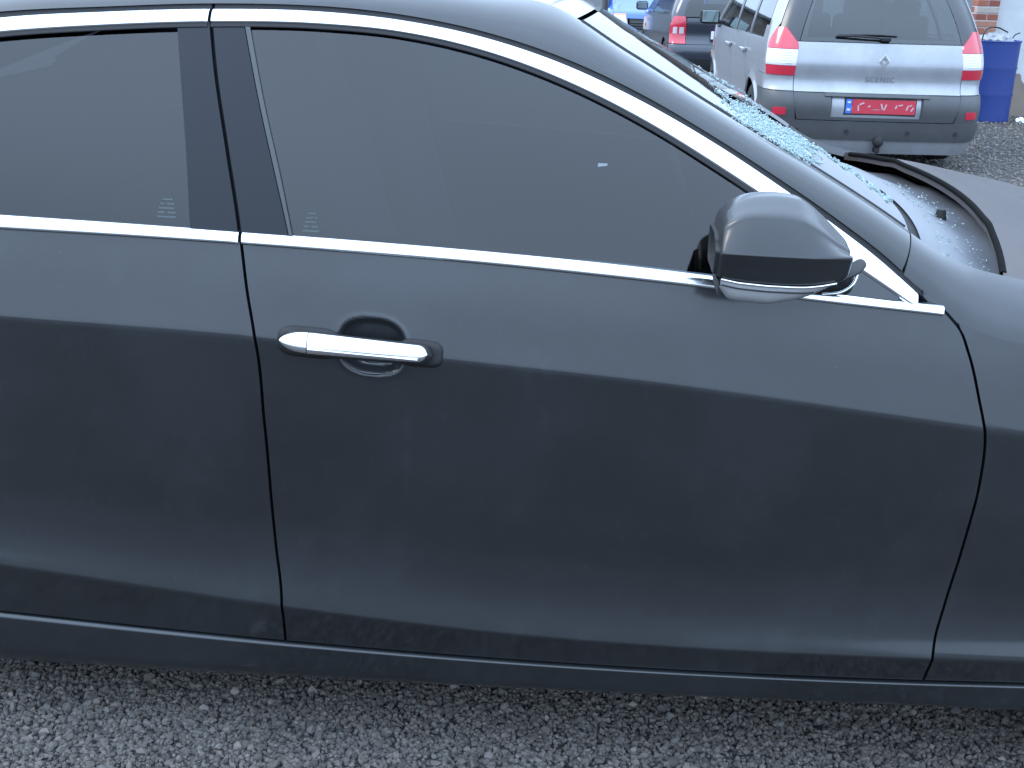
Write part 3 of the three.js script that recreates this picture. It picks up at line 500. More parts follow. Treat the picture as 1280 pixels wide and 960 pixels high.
// ---- silver minivan
{
  const car = thing('silver_minivan', 'silver minivan with red number plate and tall rear lamps, parked beside blue barrel', 'car', [2.217, 0, -6.8], 0.055);
  const w = spline([[0.1, 0.82], [0.3, 0.868], [0.6, 0.878], [0.95, 0.866], [1.02, 0.85], [1.3, 0.755], [1.5, 0.66], [1.6, 0.58]]);
  const rz = spline([[0.1, 0.06], [0.2, 0.02], [0.36, -0.02], [0.60, -0.005], [0.63, 0.02], [0.85, 0.035], [1.02, 0.09], [1.3, 0.24], [1.5, 0.40], [1.6, 0.52]]);
  const { P, tSide } = shellOf({ w, c: (y) => (y < 1 ? 0.20 : lerp(0.2, 0.16, clamp((y - 1) / 0.5))), r: rz, bow: 0.045, tp: (d) => (d > 3.2 ? 0.12 * (d - 3.2) ** 2 : 0) });
  const AXR = 0.74, AXF = 3.42;
  const archY = (d) => { let m = 0.19; for (const c of [AXR, AXF]) { const q = 0.345 ** 2 - (d - c) ** 2; if (q > 0) m = Math.max(m, 0.31 + Math.sqrt(q)); } return m; };
  // tailgate in two tones
  const gate = mesh('tailgate', patch(P, 40, 24, (u, v) => { const y = lerp(0.615, 0.995, v); return [lerp(-0.665, 0.665, u), y]; }, 0.004, 0.02), M.silver, car);
  mesh('lower_tailgate', [patch(P, 12, 10, (u, v) => { const y = lerp(0.40, 0.609, v), x = lerp(-0.665 + 0.04 * (1 - v) ** 2, -0.37, u); return [x, y]; }, 0.004, 0.02), patch(P, 12, 10, (u, v) => { const y = lerp(0.40, 0.609, v), x = lerp(0.37, 0.665 - 0.04 * (1 - v) ** 2, u); return [x, y]; }, 0.004, 0.02), patch(P, 20, 4, rect(-0.37, 0.37, 0.40, 0.425), 0.004, 0.02)], M.greyPlastic, gate);
  mesh('plate_recess', patch(P, 20, 8, rect(-0.372, 0.372, 0.424, 0.60), -0.018, 0), M.silver, gate);
  mesh('recess_lip', patch(P, 20, 3, rect(-0.42, 0.42, 0.588, 0.612), 0.016, 0.03), M.greyPlastic, gate);
  const plate = mesh('number_plate', at(rbox(0.575, 0.135, 0.012, 0.004), 0.03, 0.512, 0.012), M.black, car);
  mesh('plate_field', at(rbox(0.505, 0.112, 0.006, 0.002), 0.058, 0.512, 0.018), M.plateRed, plate);
  mesh('plate_band', at(rbox(0.048, 0.112, 0.006, 0.002), -0.222, 0.512, 0.018), M.plateBlue, plate);
  const font = await new FontLoader().loadAsync('fonts/droid/droid_sans_bold.typeface.json');
  const marks = [[0.04, 0.012, -0.15, 0.535, 0.4], [0.012, 0.045, -0.175, 0.50, 0.1], [0.02, 0.012, -0.09, 0.515, 0.5], [0.012, 0.05, 0.012, 0.515, 0.35], [0.012, 0.05, 0.038, 0.51, -0.35], [0.03, 0.01, 0.022, 0.50, 0], [0.012, 0.03, 0.125, 0.515, -0.3], [0.035, 0.01, 0.16, 0.53, 0.2], [0.012, 0.04, 0.215, 0.51, -0.3], [0.03, 0.01, 0.235, 0.528, 0.3], [0.012, 0.035, 0.255, 0.50, -0.6]];
  mesh('plate_marks', marks.map(([a, b, x, y, q]) => at(new THREE.BoxGeometry(a, b, 0.003), x + 0.03, y, 0.0225, 0, 0, q)), std(rgb(0.6, 0.35, 0.38), 0.5), plate).userData.kind = 'stuff';
  mesh('plate_emblem', [at(new THREE.BoxGeometry(0.026, 0.016, 0.003), -0.222, 0.545, 0.0225), at(new THREE.BoxGeometry(0.026, 0.02, 0.003), -0.222, 0.487, 0.0225)], std(rgb(0.55, 0.6, 0.7), 0.5), plate).userData.kind = 'stuff';
  // emblem and lettering
  const e = P(0.03, 0.862, 0.008), rho = new THREE.Shape([[0, 0.055], [0.04, 0], [0, -0.055], [-0.04, 0]].map((p) => new THREE.Vector2(...p))); rho.holes.push(new THREE.Path([[0, 0.026], [0.017, 0], [0, -0.026], [-0.017, 0]].map((p) => new THREE.Vector2(...p))));
  mesh('emblem', new THREE.ExtrudeGeometry(rho, { depth: 0.006, bevelEnabled: true, bevelSize: 0.003, bevelThickness: 0.003, bevelSegments: 2 }).translate(e.x, e.y, e.z - 0.006), M.chrome, gate);
  const tx = new TextGeometry('SCENIC', { font, size: 0.042, depth: 0.004, curveSegments: 3 }); tx.computeBoundingBox(); tx.scale(1.15, 1, 1); const tp = P(0.02, 0.70, 0.006);
  mesh('lettering', tx.translate(tp.x - 0.125, tp.y, tp.z - 0.002), std(rgb(0.22, 0.22, 0.23), 0.35, 0.6), gate);
  // bumper
  const bump = mesh('bumper', [patch(P, 60, 8, (u, v) => [lerp(-1, 1, u) * (tSide(0.40, 0.3, 1)), lerp(0.245, 0.394, v)], 0.018 + 0.008, 0.04), ...[-1, 1].map((s) => patch(P, 14, 10, (u, v) => [s * lerp(0.674 - 0.03 * (1 - v), tSide(0.40, 0.5, 1), u), lerp(0.38, 0.612, v)], 0.012, 0.04))], M.greyPlastic, car);
  mesh('skirt', patch(P, 60, 8, (u, v) => [lerp(-1, 1, u) * tSide(0.40, 0.2, 1), lerp(0.135, 0.25, v)], 0.012, 0.03), M.silver, bump);
  for (const s of [-1, 1]) mesh('reflector', patch(P, 6, 3, rect(s * 0.72, s * 0.82, 0.43, 0.488), 0.017, 0.01), M.redLens, bump);
  for (const x of [-0.62, -0.22, 0.27, 0.66]) { const p = P(x, 0.315, 0.028); mesh('parking_sensor', at(new THREE.CylinderGeometry(0.017, 0.017, 0.008, 14), p.x, p.y, p.z, Math.PI / 2), M.rubber, bump); }
  { const p = P(0.04, 0.235, 0.02); const bp = []; for (let i = 0; i < 11; i++) bp.push(new THREE.Vector2(0.042 * Math.sin(i / 10 * Math.PI) + 0.0005, -0.045 * Math.cos(i / 10 * Math.PI))); mesh('tow_ball', [new THREE.LatheGeometry(bp, 18).translate(p.x, p.y + 0.005, p.z + 0.04), at(rbox(0.04, 0.05, 0.16, 0.012), p.x, p.y - 0.06, p.z - 0.03)], M.rubber, car); }
  // rear lamps round the corners
  for (const s of [-1, 1]) {
    const inn = (y) => lerp(0.672, 0.655, clamp((y - 0.735) / 0.2)) + (y > 0.98 ? (y - 0.98) * 0.75 : 0), out = (y) => w(y) - 0.2 + 0.255 - Math.max(0, y - 0.99) * 0.55 - 0.03 * Math.max(0, (0.83 - y) / 0.1);
    const seg = (y0, y1, o) => patch(P, 12, 10, (u, v) => { const y = lerp(y0, y1, v); return [s * lerp(inn(y), Math.max(inn(y) + 0.004, out(y)), u), y]; }, o, 0.02);
    const lamp = mesh('tail_lamp', seg(0.938, 1.10, 0.012), M.redLens, car); mesh('lower_lens', seg(0.735, 0.808, 0.012), M.redLens, lamp);
    mesh('clear_lens', seg(0.811, 0.935, 0.011), M.paleLens, lamp);
    mesh('lamp_ribs', [0.83, 0.85, 0.87, 0.89, 0.91].map((y) => patch(P, 6, 2, rect(s * 0.70, s * 0.78, y, y + 0.006), 0.014, 0.006)), M.white, lamp);
    // corner panel under and beside the lamp
    mesh('rear_corner', patch(P, 16, 6, (u, v) => [s * lerp(0.672, tSide(0.42, 0.7, 1), u), lerp(0.618, 0.732, v)], 0.005, 0.02), M.silver, car);
    mesh('rear_corner', patch(P, 10, 12, (u, v) => { const y = lerp(0.735, 1.10, v); return [s * lerp(out(y) + 0.006, tSide(0.42, y, 1), u), y]; }, 0.004, 0.02), M.silver, car);
    mesh('rear_pillar', patch(P, 6, 14, (u, v) => { const y = lerp(1.02, 1.54, v), a = w(y) - 0.19 + 0.17; return [s * lerp(y < 1.1 ? out(y) + 0.006 : a, tSide(0.30, y, 1), u), y]; }, 0.004, 0.02), M.silver, car);
    mesh('rear_pillar', patch(P, 6, 14, (u, v) => { const y = lerp(1.0, 1.54, v); return [s * lerp(w(y) - 0.21, w(y) - 0.19 + 0.165, u), y]; }, 0.0, 0.02), M.blackGloss, car);
  }
  const rg = mesh('rear_window', patch(P, 40, 20, (u, v) => { const y = lerp(1.0, 1.52, v); return [lerp(-1, 1, u) * (w(y) - 0.215), y]; }, 0.003, 0), M.carGlass, car);
  mesh('window_band', [patch(P, 40, 3, (u, v) => { const y = lerp(1.0, 1.03, v); return [lerp(-1, 1, u) * (w(y) - 0.22), y]; }, 0.0, 0), ...[-1, 1].map((s) => patch(P, 5, 14, (u, v) => { const y = lerp(1.0, 1.52, v); return [s * (w(y) - lerp(0.265, 0.22, u) + 0.03 * Math.exp(-(((y - 1.3) / 0.2) ** 2)) * (1 - u)), y]; }, 0.0, 0))], M.blackGloss, rg);
  { const a = P(0.03, 1.032, 0.03), b = P(-0.36, 1.045, 0.022); mesh('rear_wiper', [tube([a, a.clone().lerp(b, 0.5).add(V3(0, 0.008, 0.012)), b], 0.009, 20, 6), tube([P(-0.34, 1.052, 0.014), P(-0.05, 1.06, 0.016), P(0.12, 1.055, 0.014)], 0.006, 20, 6), at(rbox(0.08, 0.035, 0.04, 0.012), a.x, a.y - 0.003, a.z - 0.012)], M.rubber, rg); }
  // sides: rear wing, doors, front wing, glass, pillars
  for (const s of [-1, 1]) {
    const side = (d0, d1, y0, y1, o = 0.004, nu = 24, nv = 14) => sheet(nu, nv, (u, v) => { const d = lerp(d0, d1, u), y = lerp(Math.max(y0, archY(d)), y1, v); return P(tSide(d, y, s), y, o + 0.018 * Math.exp(-(((y - Math.max(archY(d), 0.2)) / 0.05) ** 2)) * (archY(d) > 0.2 ? 1 : 0.2)); }, { skirt: V3(-s * 0.015, 0, 0) });
    mesh('rear_wing', side(0.425, 1.12, 0.2, 1.0, 0.004, 40), M.silver, car);
    const rd = mesh('rear_door', side(1.13, 2.02, 0.25, 1.0), M.silver, car), fd = mesh('front_door', side(2.03, 3.06, 0.25, 1.0), M.silver, car);
    mesh('front_wing', side(3.07, 4.15, 0.2, 0.97, 0.004, 40), M.silver, car);
    mesh('sill', side(1.12, 3.06, 0.17, 0.245, 0.0), M.greyPlastic, car);
    for (const [dd, d0] of [[rd, 1.25], [fd, 2.18]]) { const p = P(tSide(d0, 0.86, s), 0.86, 0.028); mesh('door_handle', at(rbox(0.035, 0.04, 0.2, 0.014, 3), p.x, p.y, p.z), M.silver, dd); const q = P(tSide(d0 + 0.4, 0.45, s), 0.45, 0.014); mesh('rub_strip', at(rbox(0.014, 0.045, 0.85, 0.006), q.x, q.y, q.z), M.greyPlastic, dd); }
    const glass = (d0, d1, top0, top1) => sheet(12, 10, (u, v) => { const d = lerp(d0, d1, u), y = lerp(1.0, lerp(top0, top1, u), v); return P(tSide(d, y, s), y, -0.004); });
    mesh('window_pane', glass(0.36, 1.12, 1.47, 1.50), M.carGlass, car); mesh('window_pane', glass(1.16, 2.0, 1.5, 1.5), M.carGlass, rd); mesh('window_pane', glass(2.06, 3.3, 1.5, 1.04), M.carGlass, fd);
    for (const d of [1.14, 2.03]) mesh('pillar', sheet(3, 10, (u, v) => { const y = lerp(1.0, 1.54, v); return P(tSide(d + lerp(-0.045, 0.045, u), y, s), y, 0.002); }, { skirt: V3(-s * 0.02, 0, 0) }), M.blackGloss, car);
    mesh('front_pillar', tube([P(tSide(3.42, 0.99, s), 0.99, -0.02), P(tSide(2.85, 1.28, s), 1.28, -0.02), P(tSide(2.2, 1.52, s), 1.52, -0.02)], 0.035, 20, 8), M.silver, car);
    { const p = P(tSide(2.98, 1.04, s), 1.04, 0.02); const mm = mesh('side_mirror', [at(rbox(0.21, 0.15, 0.10, 0.045, 4), p.x + s * 0.13, p.y + 0.045, p.z), at(rbox(0.1, 0.04, 0.06, 0.015), p.x + s * 0.02, p.y - 0.01, p.z)], M.black, car); mesh('mirror_glass', at(rbox(0.17, 0.115, 0.006, 0.003), p.x + s * 0.13, p.y + 0.046, p.z + 0.0505), std(rgb(0.3, 0.38, 0.38), 0.08, 1), mm); }
    { const p = P(tSide(3.95, 0.66, s), 0.66, 0.006); mesh('front_indicator', at(rbox(0.02, 0.07, 0.12, 0.008), p.x, p.y, p.z), M.amber, car); }
    addWheel(car, s * 0.775, 0.31, -AXR - 0.05, 0.31, 0.2, s > 0 ? Math.PI / 2 * 0 : Math.PI).rotation.y = s * Math.PI / 2; addWheel(car, s * 0.775, 0.31, -AXF - 0.05, 0.31, 0.2).rotation.y = s * Math.PI / 2;
  }
  mesh('roof', sheet(30, 16, (u, v) => { const q = v * 2 - 1, z = lerp(-0.42, -2.35, u); return V3(q * (0.66 - 0.02 * u), 1.525 + 0.07 * (1 - q * q) + 0.03 * Math.sin(u * Math.PI), z - 0.02 * (1 - q * q)); }), M.silver, car);
  mesh('windscreen', sheet(12, 12, (u, v) => { const q = v * 2 - 1; return V3(q * lerp(0.66, 0.78, u), lerp(1.53, 0.99, u), lerp(-2.35, -3.42, u) - 0.1 * (1 - q * q)); }), M.carGlass, car);
  mesh('bonnet', sheet(12, 12, (u, v) => { const q = v * 2 - 1; return V3(q * lerp(0.79, 0.68, u), lerp(0.99, 0.72, u * u) + 0.02 * (1 - q * q), lerp(-3.35, -4.2, u)); }), M.silver, car);
  mesh('front_bumper', sheet(24, 8, (u, v) => { const a = (u * 2 - 1) * Math.PI / 2; return V3(0.79 * Math.sin(a), lerp(0.18, 0.74, v), -4.05 - 0.24 * Math.cos(a)); }), M.silver, car);
  mesh('underbody', at(new THREE.BoxGeometry(1.5, 0.03, 3.9), 0, 0.21, -2.1), M.black, car);
  mesh('wheel_well', at(new THREE.BoxGeometry(1.16, 0.5, 0.8), 0, 0.47, -0.75), M.black, car); mesh('wheel_well', at(new THREE.BoxGeometry(1.16, 0.4, 0.9), 0, 0.42, -3.4), M.black, car);
  mesh('cabin_tub', [at(new THREE.BoxGeometry(1.55, 0.03, 3.0), 0, 0.74, -1.8)], M.cabin, car);
  for (const x of [-0.42, 0.0, 0.42]) mesh('rear_seat', [at(rbox(0.4, 0.5, 0.14, 0.05), x, 0.95, -0.95, -0.15), at(rbox(0.24, 0.15, 0.09, 0.04), x, 1.25, -0.98)], M.seat, car);
  for (const x of [-0.4, 0.4]) mesh('front_seat', [at(rbox(0.48, 0.62, 0.14, 0.05), x, 0.98, -1.95, -0.15), at(rbox(0.26, 0.18, 0.09, 0.04), x, 1.36, -2.0)], M.seat, car);
}

// ---- dark hatchback beyond the minivan
{
  const car = thing('dark_hatchback', 'dark hatchback with upright red and white rear lamp, parked beyond the silver minivan', 'car', [1.66, 0, -14.4], 0.11);
  const w = spline([[0.1, 0.78], [0.35, 0.815], [0.7, 0.82], [0.95, 0.80], [1.2, 0.71], [1.45, 0.58]]);
  const rz = spline([[0.1, 0.05], [0.35, -0.03], [0.55, -0.01], [0.6, 0.03], [0.9, 0.05], [1.2, 0.16], [1.45, 0.33]]);
  const { P, tSide } = shellOf({ w, c: () => 0.16, r: rz, bow: 0.04, tp: (d) => (d > 3 ? 0.12 * (d - 3) ** 2 : 0) });
  const archY = (d) => { let m = 0.19; for (const c of [0.68, 3.13]) { const q = 0.33 ** 2 - (d - c) ** 2; if (q > 0) m = Math.max(m, 0.3 + Math.sqrt(q)); } return m; };
  mesh('tailgate', patch(P, 30, 20, rect(-0.60, 0.60, 0.57, 0.93), 0.004), M.navyPaint, car);
  mesh('bumper', [patch(P, 50, 8, (u, v) => [lerp(-1, 1, u) * tSide(0.36, 0.5, 1), lerp(0.36, 0.565, v)], 0.02, 0.05)], M.navyPaint, car);
  mesh('bumper_insert', patch(P, 50, 6, (u, v) => [lerp(-1, 1, u) * tSide(0.36, 0.3, 1), lerp(0.20, 0.365, v)], 0.012, 0.05), M.black, car);
  mesh('number_plate', at(rbox(0.5, 0.11, 0.01, 0.003), 0, 0.70, -0.01), M.white, car);
  for (const s of [-1, 1]) {
    const seg = (a, b, y0, y1, o) => patch(P, 10, 8, (u, v) => { const y = lerp(y0, y1, v); return [s * lerp(a + 0.02 * smooth(0.8, 0.96, y), b - 0.08 * smooth(0.82, 0.96, y), u), y]; }, o, 0.02);
    const l = mesh('tail_lamp', seg(0.61, 0.865, 0.575, 0.95, 0.01), M.redLens, car);
    mesh('clear_lens', [seg(0.64, 0.70, 0.71, 0.80, 0.014), seg(0.73, 0.79, 0.71, 0.80, 0.014)], M.paleLens, l);
    mesh('rear_corner', patch(P, 8, 12, (u, v) => { const y = lerp(0.57, 0.99, v); return [s * lerp(0.87 - 0.08 * smooth(0.82, 0.96, y), tSide(0.38, y, 1), u), y]; }, 0.003, 0.02), M.navyPaint, car);
    mesh('rear_pillar', patch(P, 6, 12, (u, v) => { const y = lerp(0.95, 1.4, v); return [s * lerp(w(y) - 0.15, tSide(0.4, y, 1), u), y]; }, 0.003, 0.02), M.navyPaint, car);
    const side = (d0, d1, y0, y1, o = 0.003) => sheet(30, 12, (u, v) => { const d = lerp(d0, d1, u), y = lerp(Math.max(y0, archY(d)), y1, v); return P(tSide(d, y, s), y, o); }, { skirt: V3(-s * 0.012, 0, 0) });
    mesh('rear_wing', side(0.385, 1.0, 0.2, 0.95), M.navyPaint, car); mesh('rear_door', side(1.01, 1.8, 0.24, 0.95), M.navyPaint, car); mesh('front_door', side(1.81, 2.75, 0.24, 0.95), M.navyPaint, car); mesh('front_wing', side(2.76, 3.85, 0.2, 0.92), M.navyPaint, car); mesh('sill', side(1.0, 2.75, 0.17, 0.235, 0), M.black, car);
    mesh('window_pane', sheet(10, 8, (u, v) => { const d = lerp(0.42, 2.95, u), y = lerp(0.95, lerp(1.4, u > 0.6 ? lerp(1.4, 0.97, (u - 0.6) / 0.4) : 1.4, 1), v); return P(tSide(d, y, s), y, -0.004); }), M.carGlass, car);
    { const p = P(tSide(2.62, 1.0, s), 1.0, 0.02); const mm = mesh('side_mirror', at(rbox(0.2, 0.14, 0.1, 0.045, 4), p.x + s * 0.12, p.y + 0.03, p.z), M.black, car); mesh('mirror_glass', at(rbox(0.16, 0.105, 0.006, 0.003), p.x + s * 0.12, p.y + 0.03, p.z + 0.0505), std(rgb(0.22, 0.27, 0.29), 0.1, 1), mm); }
    { const p = P(tSide(2.95, 0.72, s), 0.72, 0.008); mesh('side_repeater', at(rbox(0.016, 0.05, 0.09, 0.006), p.x, p.y, p.z), M.amber, car); }
    for (const d of [0.68, 3.13]) addWheel(car, s * 0.72, 0.3, -d - 0.04, 0.3, 0.18).rotation.y = s * Math.PI / 2;
  }
  mesh('rear_window', patch(P, 30, 12, (u, v) => { const y = lerp(0.945, 1.4, v); return [lerp(-1, 1, u) * (w(y) - 0.15), y]; }, 0.002, 0), M.carGlass, car);
  mesh('roof', sheet(20, 12, (u, v) => { const q = v * 2 - 1; return V3(q * 0.61, 1.4 + 0.05 * (1 - q * q), lerp(-0.32, -2.1, u)); }), M.navyPaint, car);
  mesh('windscreen', sheet(8, 8, (u, v) => { const q = v * 2 - 1; return V3(q * lerp(0.61, 0.7, u), lerp(1.4, 0.94, u), lerp(-2.1, -3.0, u)); }), M.carGlass, car);
  mesh('bonnet', sheet(8, 8, (u, v) => { const q = v * 2 - 1; return V3(q * lerp(0.74, 0.66, u), lerp(0.94, 0.72, u * u), lerp(-2.95, -3.85, u)); }), M.navyPaint, car);
  mesh('front_bumper', sheet(20, 6, (u, v) => { const a = (u * 2 - 1) * Math.PI / 2; return V3(0.74 * Math.sin(a), lerp(0.18, 0.74, v), -3.75 - 0.2 * Math.cos(a)); }), M.navyPaint, car);
  mesh('underbody', [at(new THREE.BoxGeometry(1.4, 0.03, 3.6), 0, 0.2, -1.95), at(new THREE.BoxGeometry(1.1, 0.4, 0.75), 0, 0.4, -0.7)], M.black, car);
  mesh('seat_row', [at(rbox(1.2, 0.5, 0.14, 0.05), 0, 0.86, -0.9), at(rbox(0.24, 0.15, 0.09, 0.04), -0.35, 1.16, -0.9), at(rbox(0.24, 0.15, 0.09, 0.04), 0.35, 1.16, -0.9)], M.seat, car);
}

// ---- blue van facing the yard
{
  const car = thing('blue_van', 'blue van with black grille and round star badge, facing the parked cars', 'van', [0.77, 0, -19.3], -0.02);
  const w = spline([[0.1, 0.86], [0.4, 0.93], [1.0, 0.94], [1.3, 0.90], [1.9, 0.78]]);
  const rz = spline([[0.1, 0.06], [0.3, -0.02], [0.5, 0.0], [0.75, 0.06], [0.85, 0.14], [0.98, 0.5], [1.15, 0.85], [1.3, 1.02], [1.9, 1.75]]);
  const { P, tSide } = shellOf({ w, c: () => 0.2, r: rz, bow: 0.10 });
  mesh('bonnet', patch(P, 30, 24, (u, v) => { const y = lerp(0.745, 1.16, v); return [lerp(-1, 1, u) * (w(y) - 0.12), y]; }, 0.004), M.bluePaint, car);
  const gr = mesh('grille', patch(P, 30, 8, rect(-0.52, 0.52, 0.55, 0.735), 0.0), M.black, car);
  for (let k = 0; k < 3; k++) mesh('grille_bar', patch(P, 20, 2, rect(-0.5, 0.5, 0.575 + k * 0.05, 0.59 + k * 0.05), 0.012, 0.01), M.greyPlastic, gr);
  { const p = P(0, 0.665, 0.03); const parts = [new THREE.TorusGeometry(0.085, 0.009, 8, 36).translate(p.x, p.y, p.z)]; for (let k = 0; k < 3; k++) { const sh = new THREE.Shape([[-0.016, 0], [0.016, 0], [0, 0.082]].map((q) => new THREE.Vector2(...q))); const b = new THREE.ExtrudeGeometry(sh, { depth: 0.01, bevelEnabled: false }); b.rotateZ(k * Math.PI * 2 / 3); b.translate(p.x, p.y, p.z - 0.005); parts.push(b); } mesh('star_badge', parts, M.chrome, gr); }
  mesh('bumper', [patch(P, 50, 6, (u, v) => [lerp(-1, 1, u) * tSide(0.4, 0.5, 1), lerp(0.40, 0.545, v)], 0.03, 0.06)], M.greyPlastic, car);
  mesh('bumper_base', patch(P, 50, 6, (u, v) => [lerp(-1, 1, u) * tSide(0.4, 0.3, 1), lerp(0.18, 0.395, v)], 0.01, 0.06), M.black, car);
  mesh('number_plate', at(rbox(0.52, 0.11, 0.012, 0.003), 0, 0.34, 0.03), M.white, car);
  for (const s of [-1, 1]) {
    const l = mesh('headlamp', patch(P, 12, 8, (u, v) => { const y = lerp(0.57, 0.80, v); return [s * lerp(0.55 + 0.05 * v, 0.86 - 0.06 * v * v, u), y]; }, 0.014, 0.03), M.paleLens, car);
    mesh('indicator', patch(P, 6, 3, (u, v) => [s * lerp(0.60, 0.82, u), lerp(0.775, 0.825, v)], 0.012, 0.02), M.amber, l);
    mesh('front_wing', [patch(P, 10, 20, (u, v) => { const y = lerp(0.55, 1.15, v); return [s * lerp(y < 0.8 ? 0.865 : w(y) - 0.115, tSide(0.45, y, 1), u), y]; }, 0.002, 0.02), sheet(30, 12, (u, v) => { const d = lerp(0.45, 1.6, u), q = 0.36 ** 2 - (d - 0.85) ** 2, y = lerp(q > 0 ? 0.33 + Math.sqrt(q) : 0.25, 1.12, v); return V3(s * w(y), y, -d - 0.1); })], M.bluePaint, car);
    mesh('side_panel', sheet(20, 12, (u, v) => { const y = lerp(0.25, 1.88, v); return V3(s * w(y), y, lerp(-1.62 - Math.max(0, y - 1.1) * 0.7, -4.7, u)); }), M.bluePaint, car);
    for (const d of [0.95, 3.9]) addWheel(car, s * 0.83, 0.33, -d, 0.33, 0.2).rotation.y = s * Math.PI / 2;
    mesh('side_mirror', [at(rbox(0.2, 0.27, 0.1, 0.05, 3), s * 1.08, 1.3, -1.35), at(rbox(0.16, 0.05, 0.06, 0.02), s * 0.95, 1.2, -1.37)], M.black, car);
  }
  mesh('windscreen', patch(P, 30, 12, (u, v) => { const y = lerp(1.165, 1.86, v); return [lerp(-1, 1, u) * (w(y) - 0.13), y]; }, 0, 0), M.carGlass, car);
  mesh('roof', sheet(12, 12, (u, v) => { const q = v * 2 - 1; return V3(q * 0.78, 1.88 + 0.05 * (1 - q * q), lerp(-1.75, -4.7, u)); }), M.bluePaint, car);
  mesh('rear_doors', at(new THREE.BoxGeometry(1.7, 1.6, 0.04), 0, 1.08, -4.72), M.bluePaint, car);
  mesh('underbody', [at(new THREE.BoxGeometry(1.6, 0.04, 4.4), 0, 0.24, -2.4), at(new THREE.BoxGeometry(1.3, 0.5, 1.0), 0, 0.5, -0.95), at(new THREE.BoxGeometry(1.7, 0.9, 0.05), 0, 0.7, -1.5)], M.black, car);
}

// ------------------------------------------------------------------ blue barrel with scrap on it
{
  const o = thing('blue_barrel', 'dark blue steel barrel standing in front of white plastered wall', 'barrel', [4.34, 0, -11.02]);
  const pr = [[0.001, 0.012], [0.27, 0.012], [0.285, 0.0], [0.292, 0.008], [0.286, 0.02], [0.286, 0.285], [0.295, 0.30], [0.286, 0.315], [0.286, 0.575], [0.295, 0.59], [0.286, 0.605], [0.286, 0.86], [0.294, 0.872], [0.290, 0.884], [0.280, 0.876], [0.274, 0.862], [0.274, 0.70], [0.001, 0.70]].map((p) => new THREE.Vector2(...p));
  mesh('drum', new THREE.LatheGeometry(pr, 48), M.barrel, o);
  mesh('rim', new THREE.TorusGeometry(0.288, 0.009, 8, 48).rotateX(Math.PI / 2).translate(0, 0.878, 0), M.barrel, o);
  const bag = new THREE.IcosahedronGeometry(0.2, 5); const p = bag.attributes.position; for (let i = 0; i < p.count; i++) { const v = V3(p.getX(i), p.getY(i), p.getZ(i)), n = v.clone().normalize(), k = 1 + 0.22 * Math.sin(n.x * 6 + n.y * 4) * Math.sin(n.z * 7 + 1) + 0.1 * Math.sin(n.x * 17 + n.z * 13) * Math.sin(n.y * 15); v.multiplyScalar(k); p.setXYZ(i, v.x * 1.05, v.y * 0.75, v.z); } bag.computeVertexNormals();
  const b = top('rubbish_bag', bag, phys({ color: rgb(0.30, 0.31, 0.33), roughness: 0.4, side: THREE.DoubleSide }), 'crumpled pale plastic bag stuffed into the top of blue barrel', 'bag'); b.position.set(4.35, 0.835, -11.02); b.scale.set(0.9, 0.8, 0.9);
  const wi = top('scrap_wire', [tube([[4.20, 0.72, -10.9], [4.16, 0.90, -10.86], [4.22, 1.0, -10.95], [4.36, 1.02, -11.05], [4.5, 0.97, -11.1]], 0.008, 40, 6), tube([[4.55, 0.72, -11.1], [4.58, 0.93, -11.12], [4.62, 0.97, -11.05]], 0.006, 20, 6)], M.rubber, 'bent dark scrap wire sticking out of blue barrel', 'wire');
}

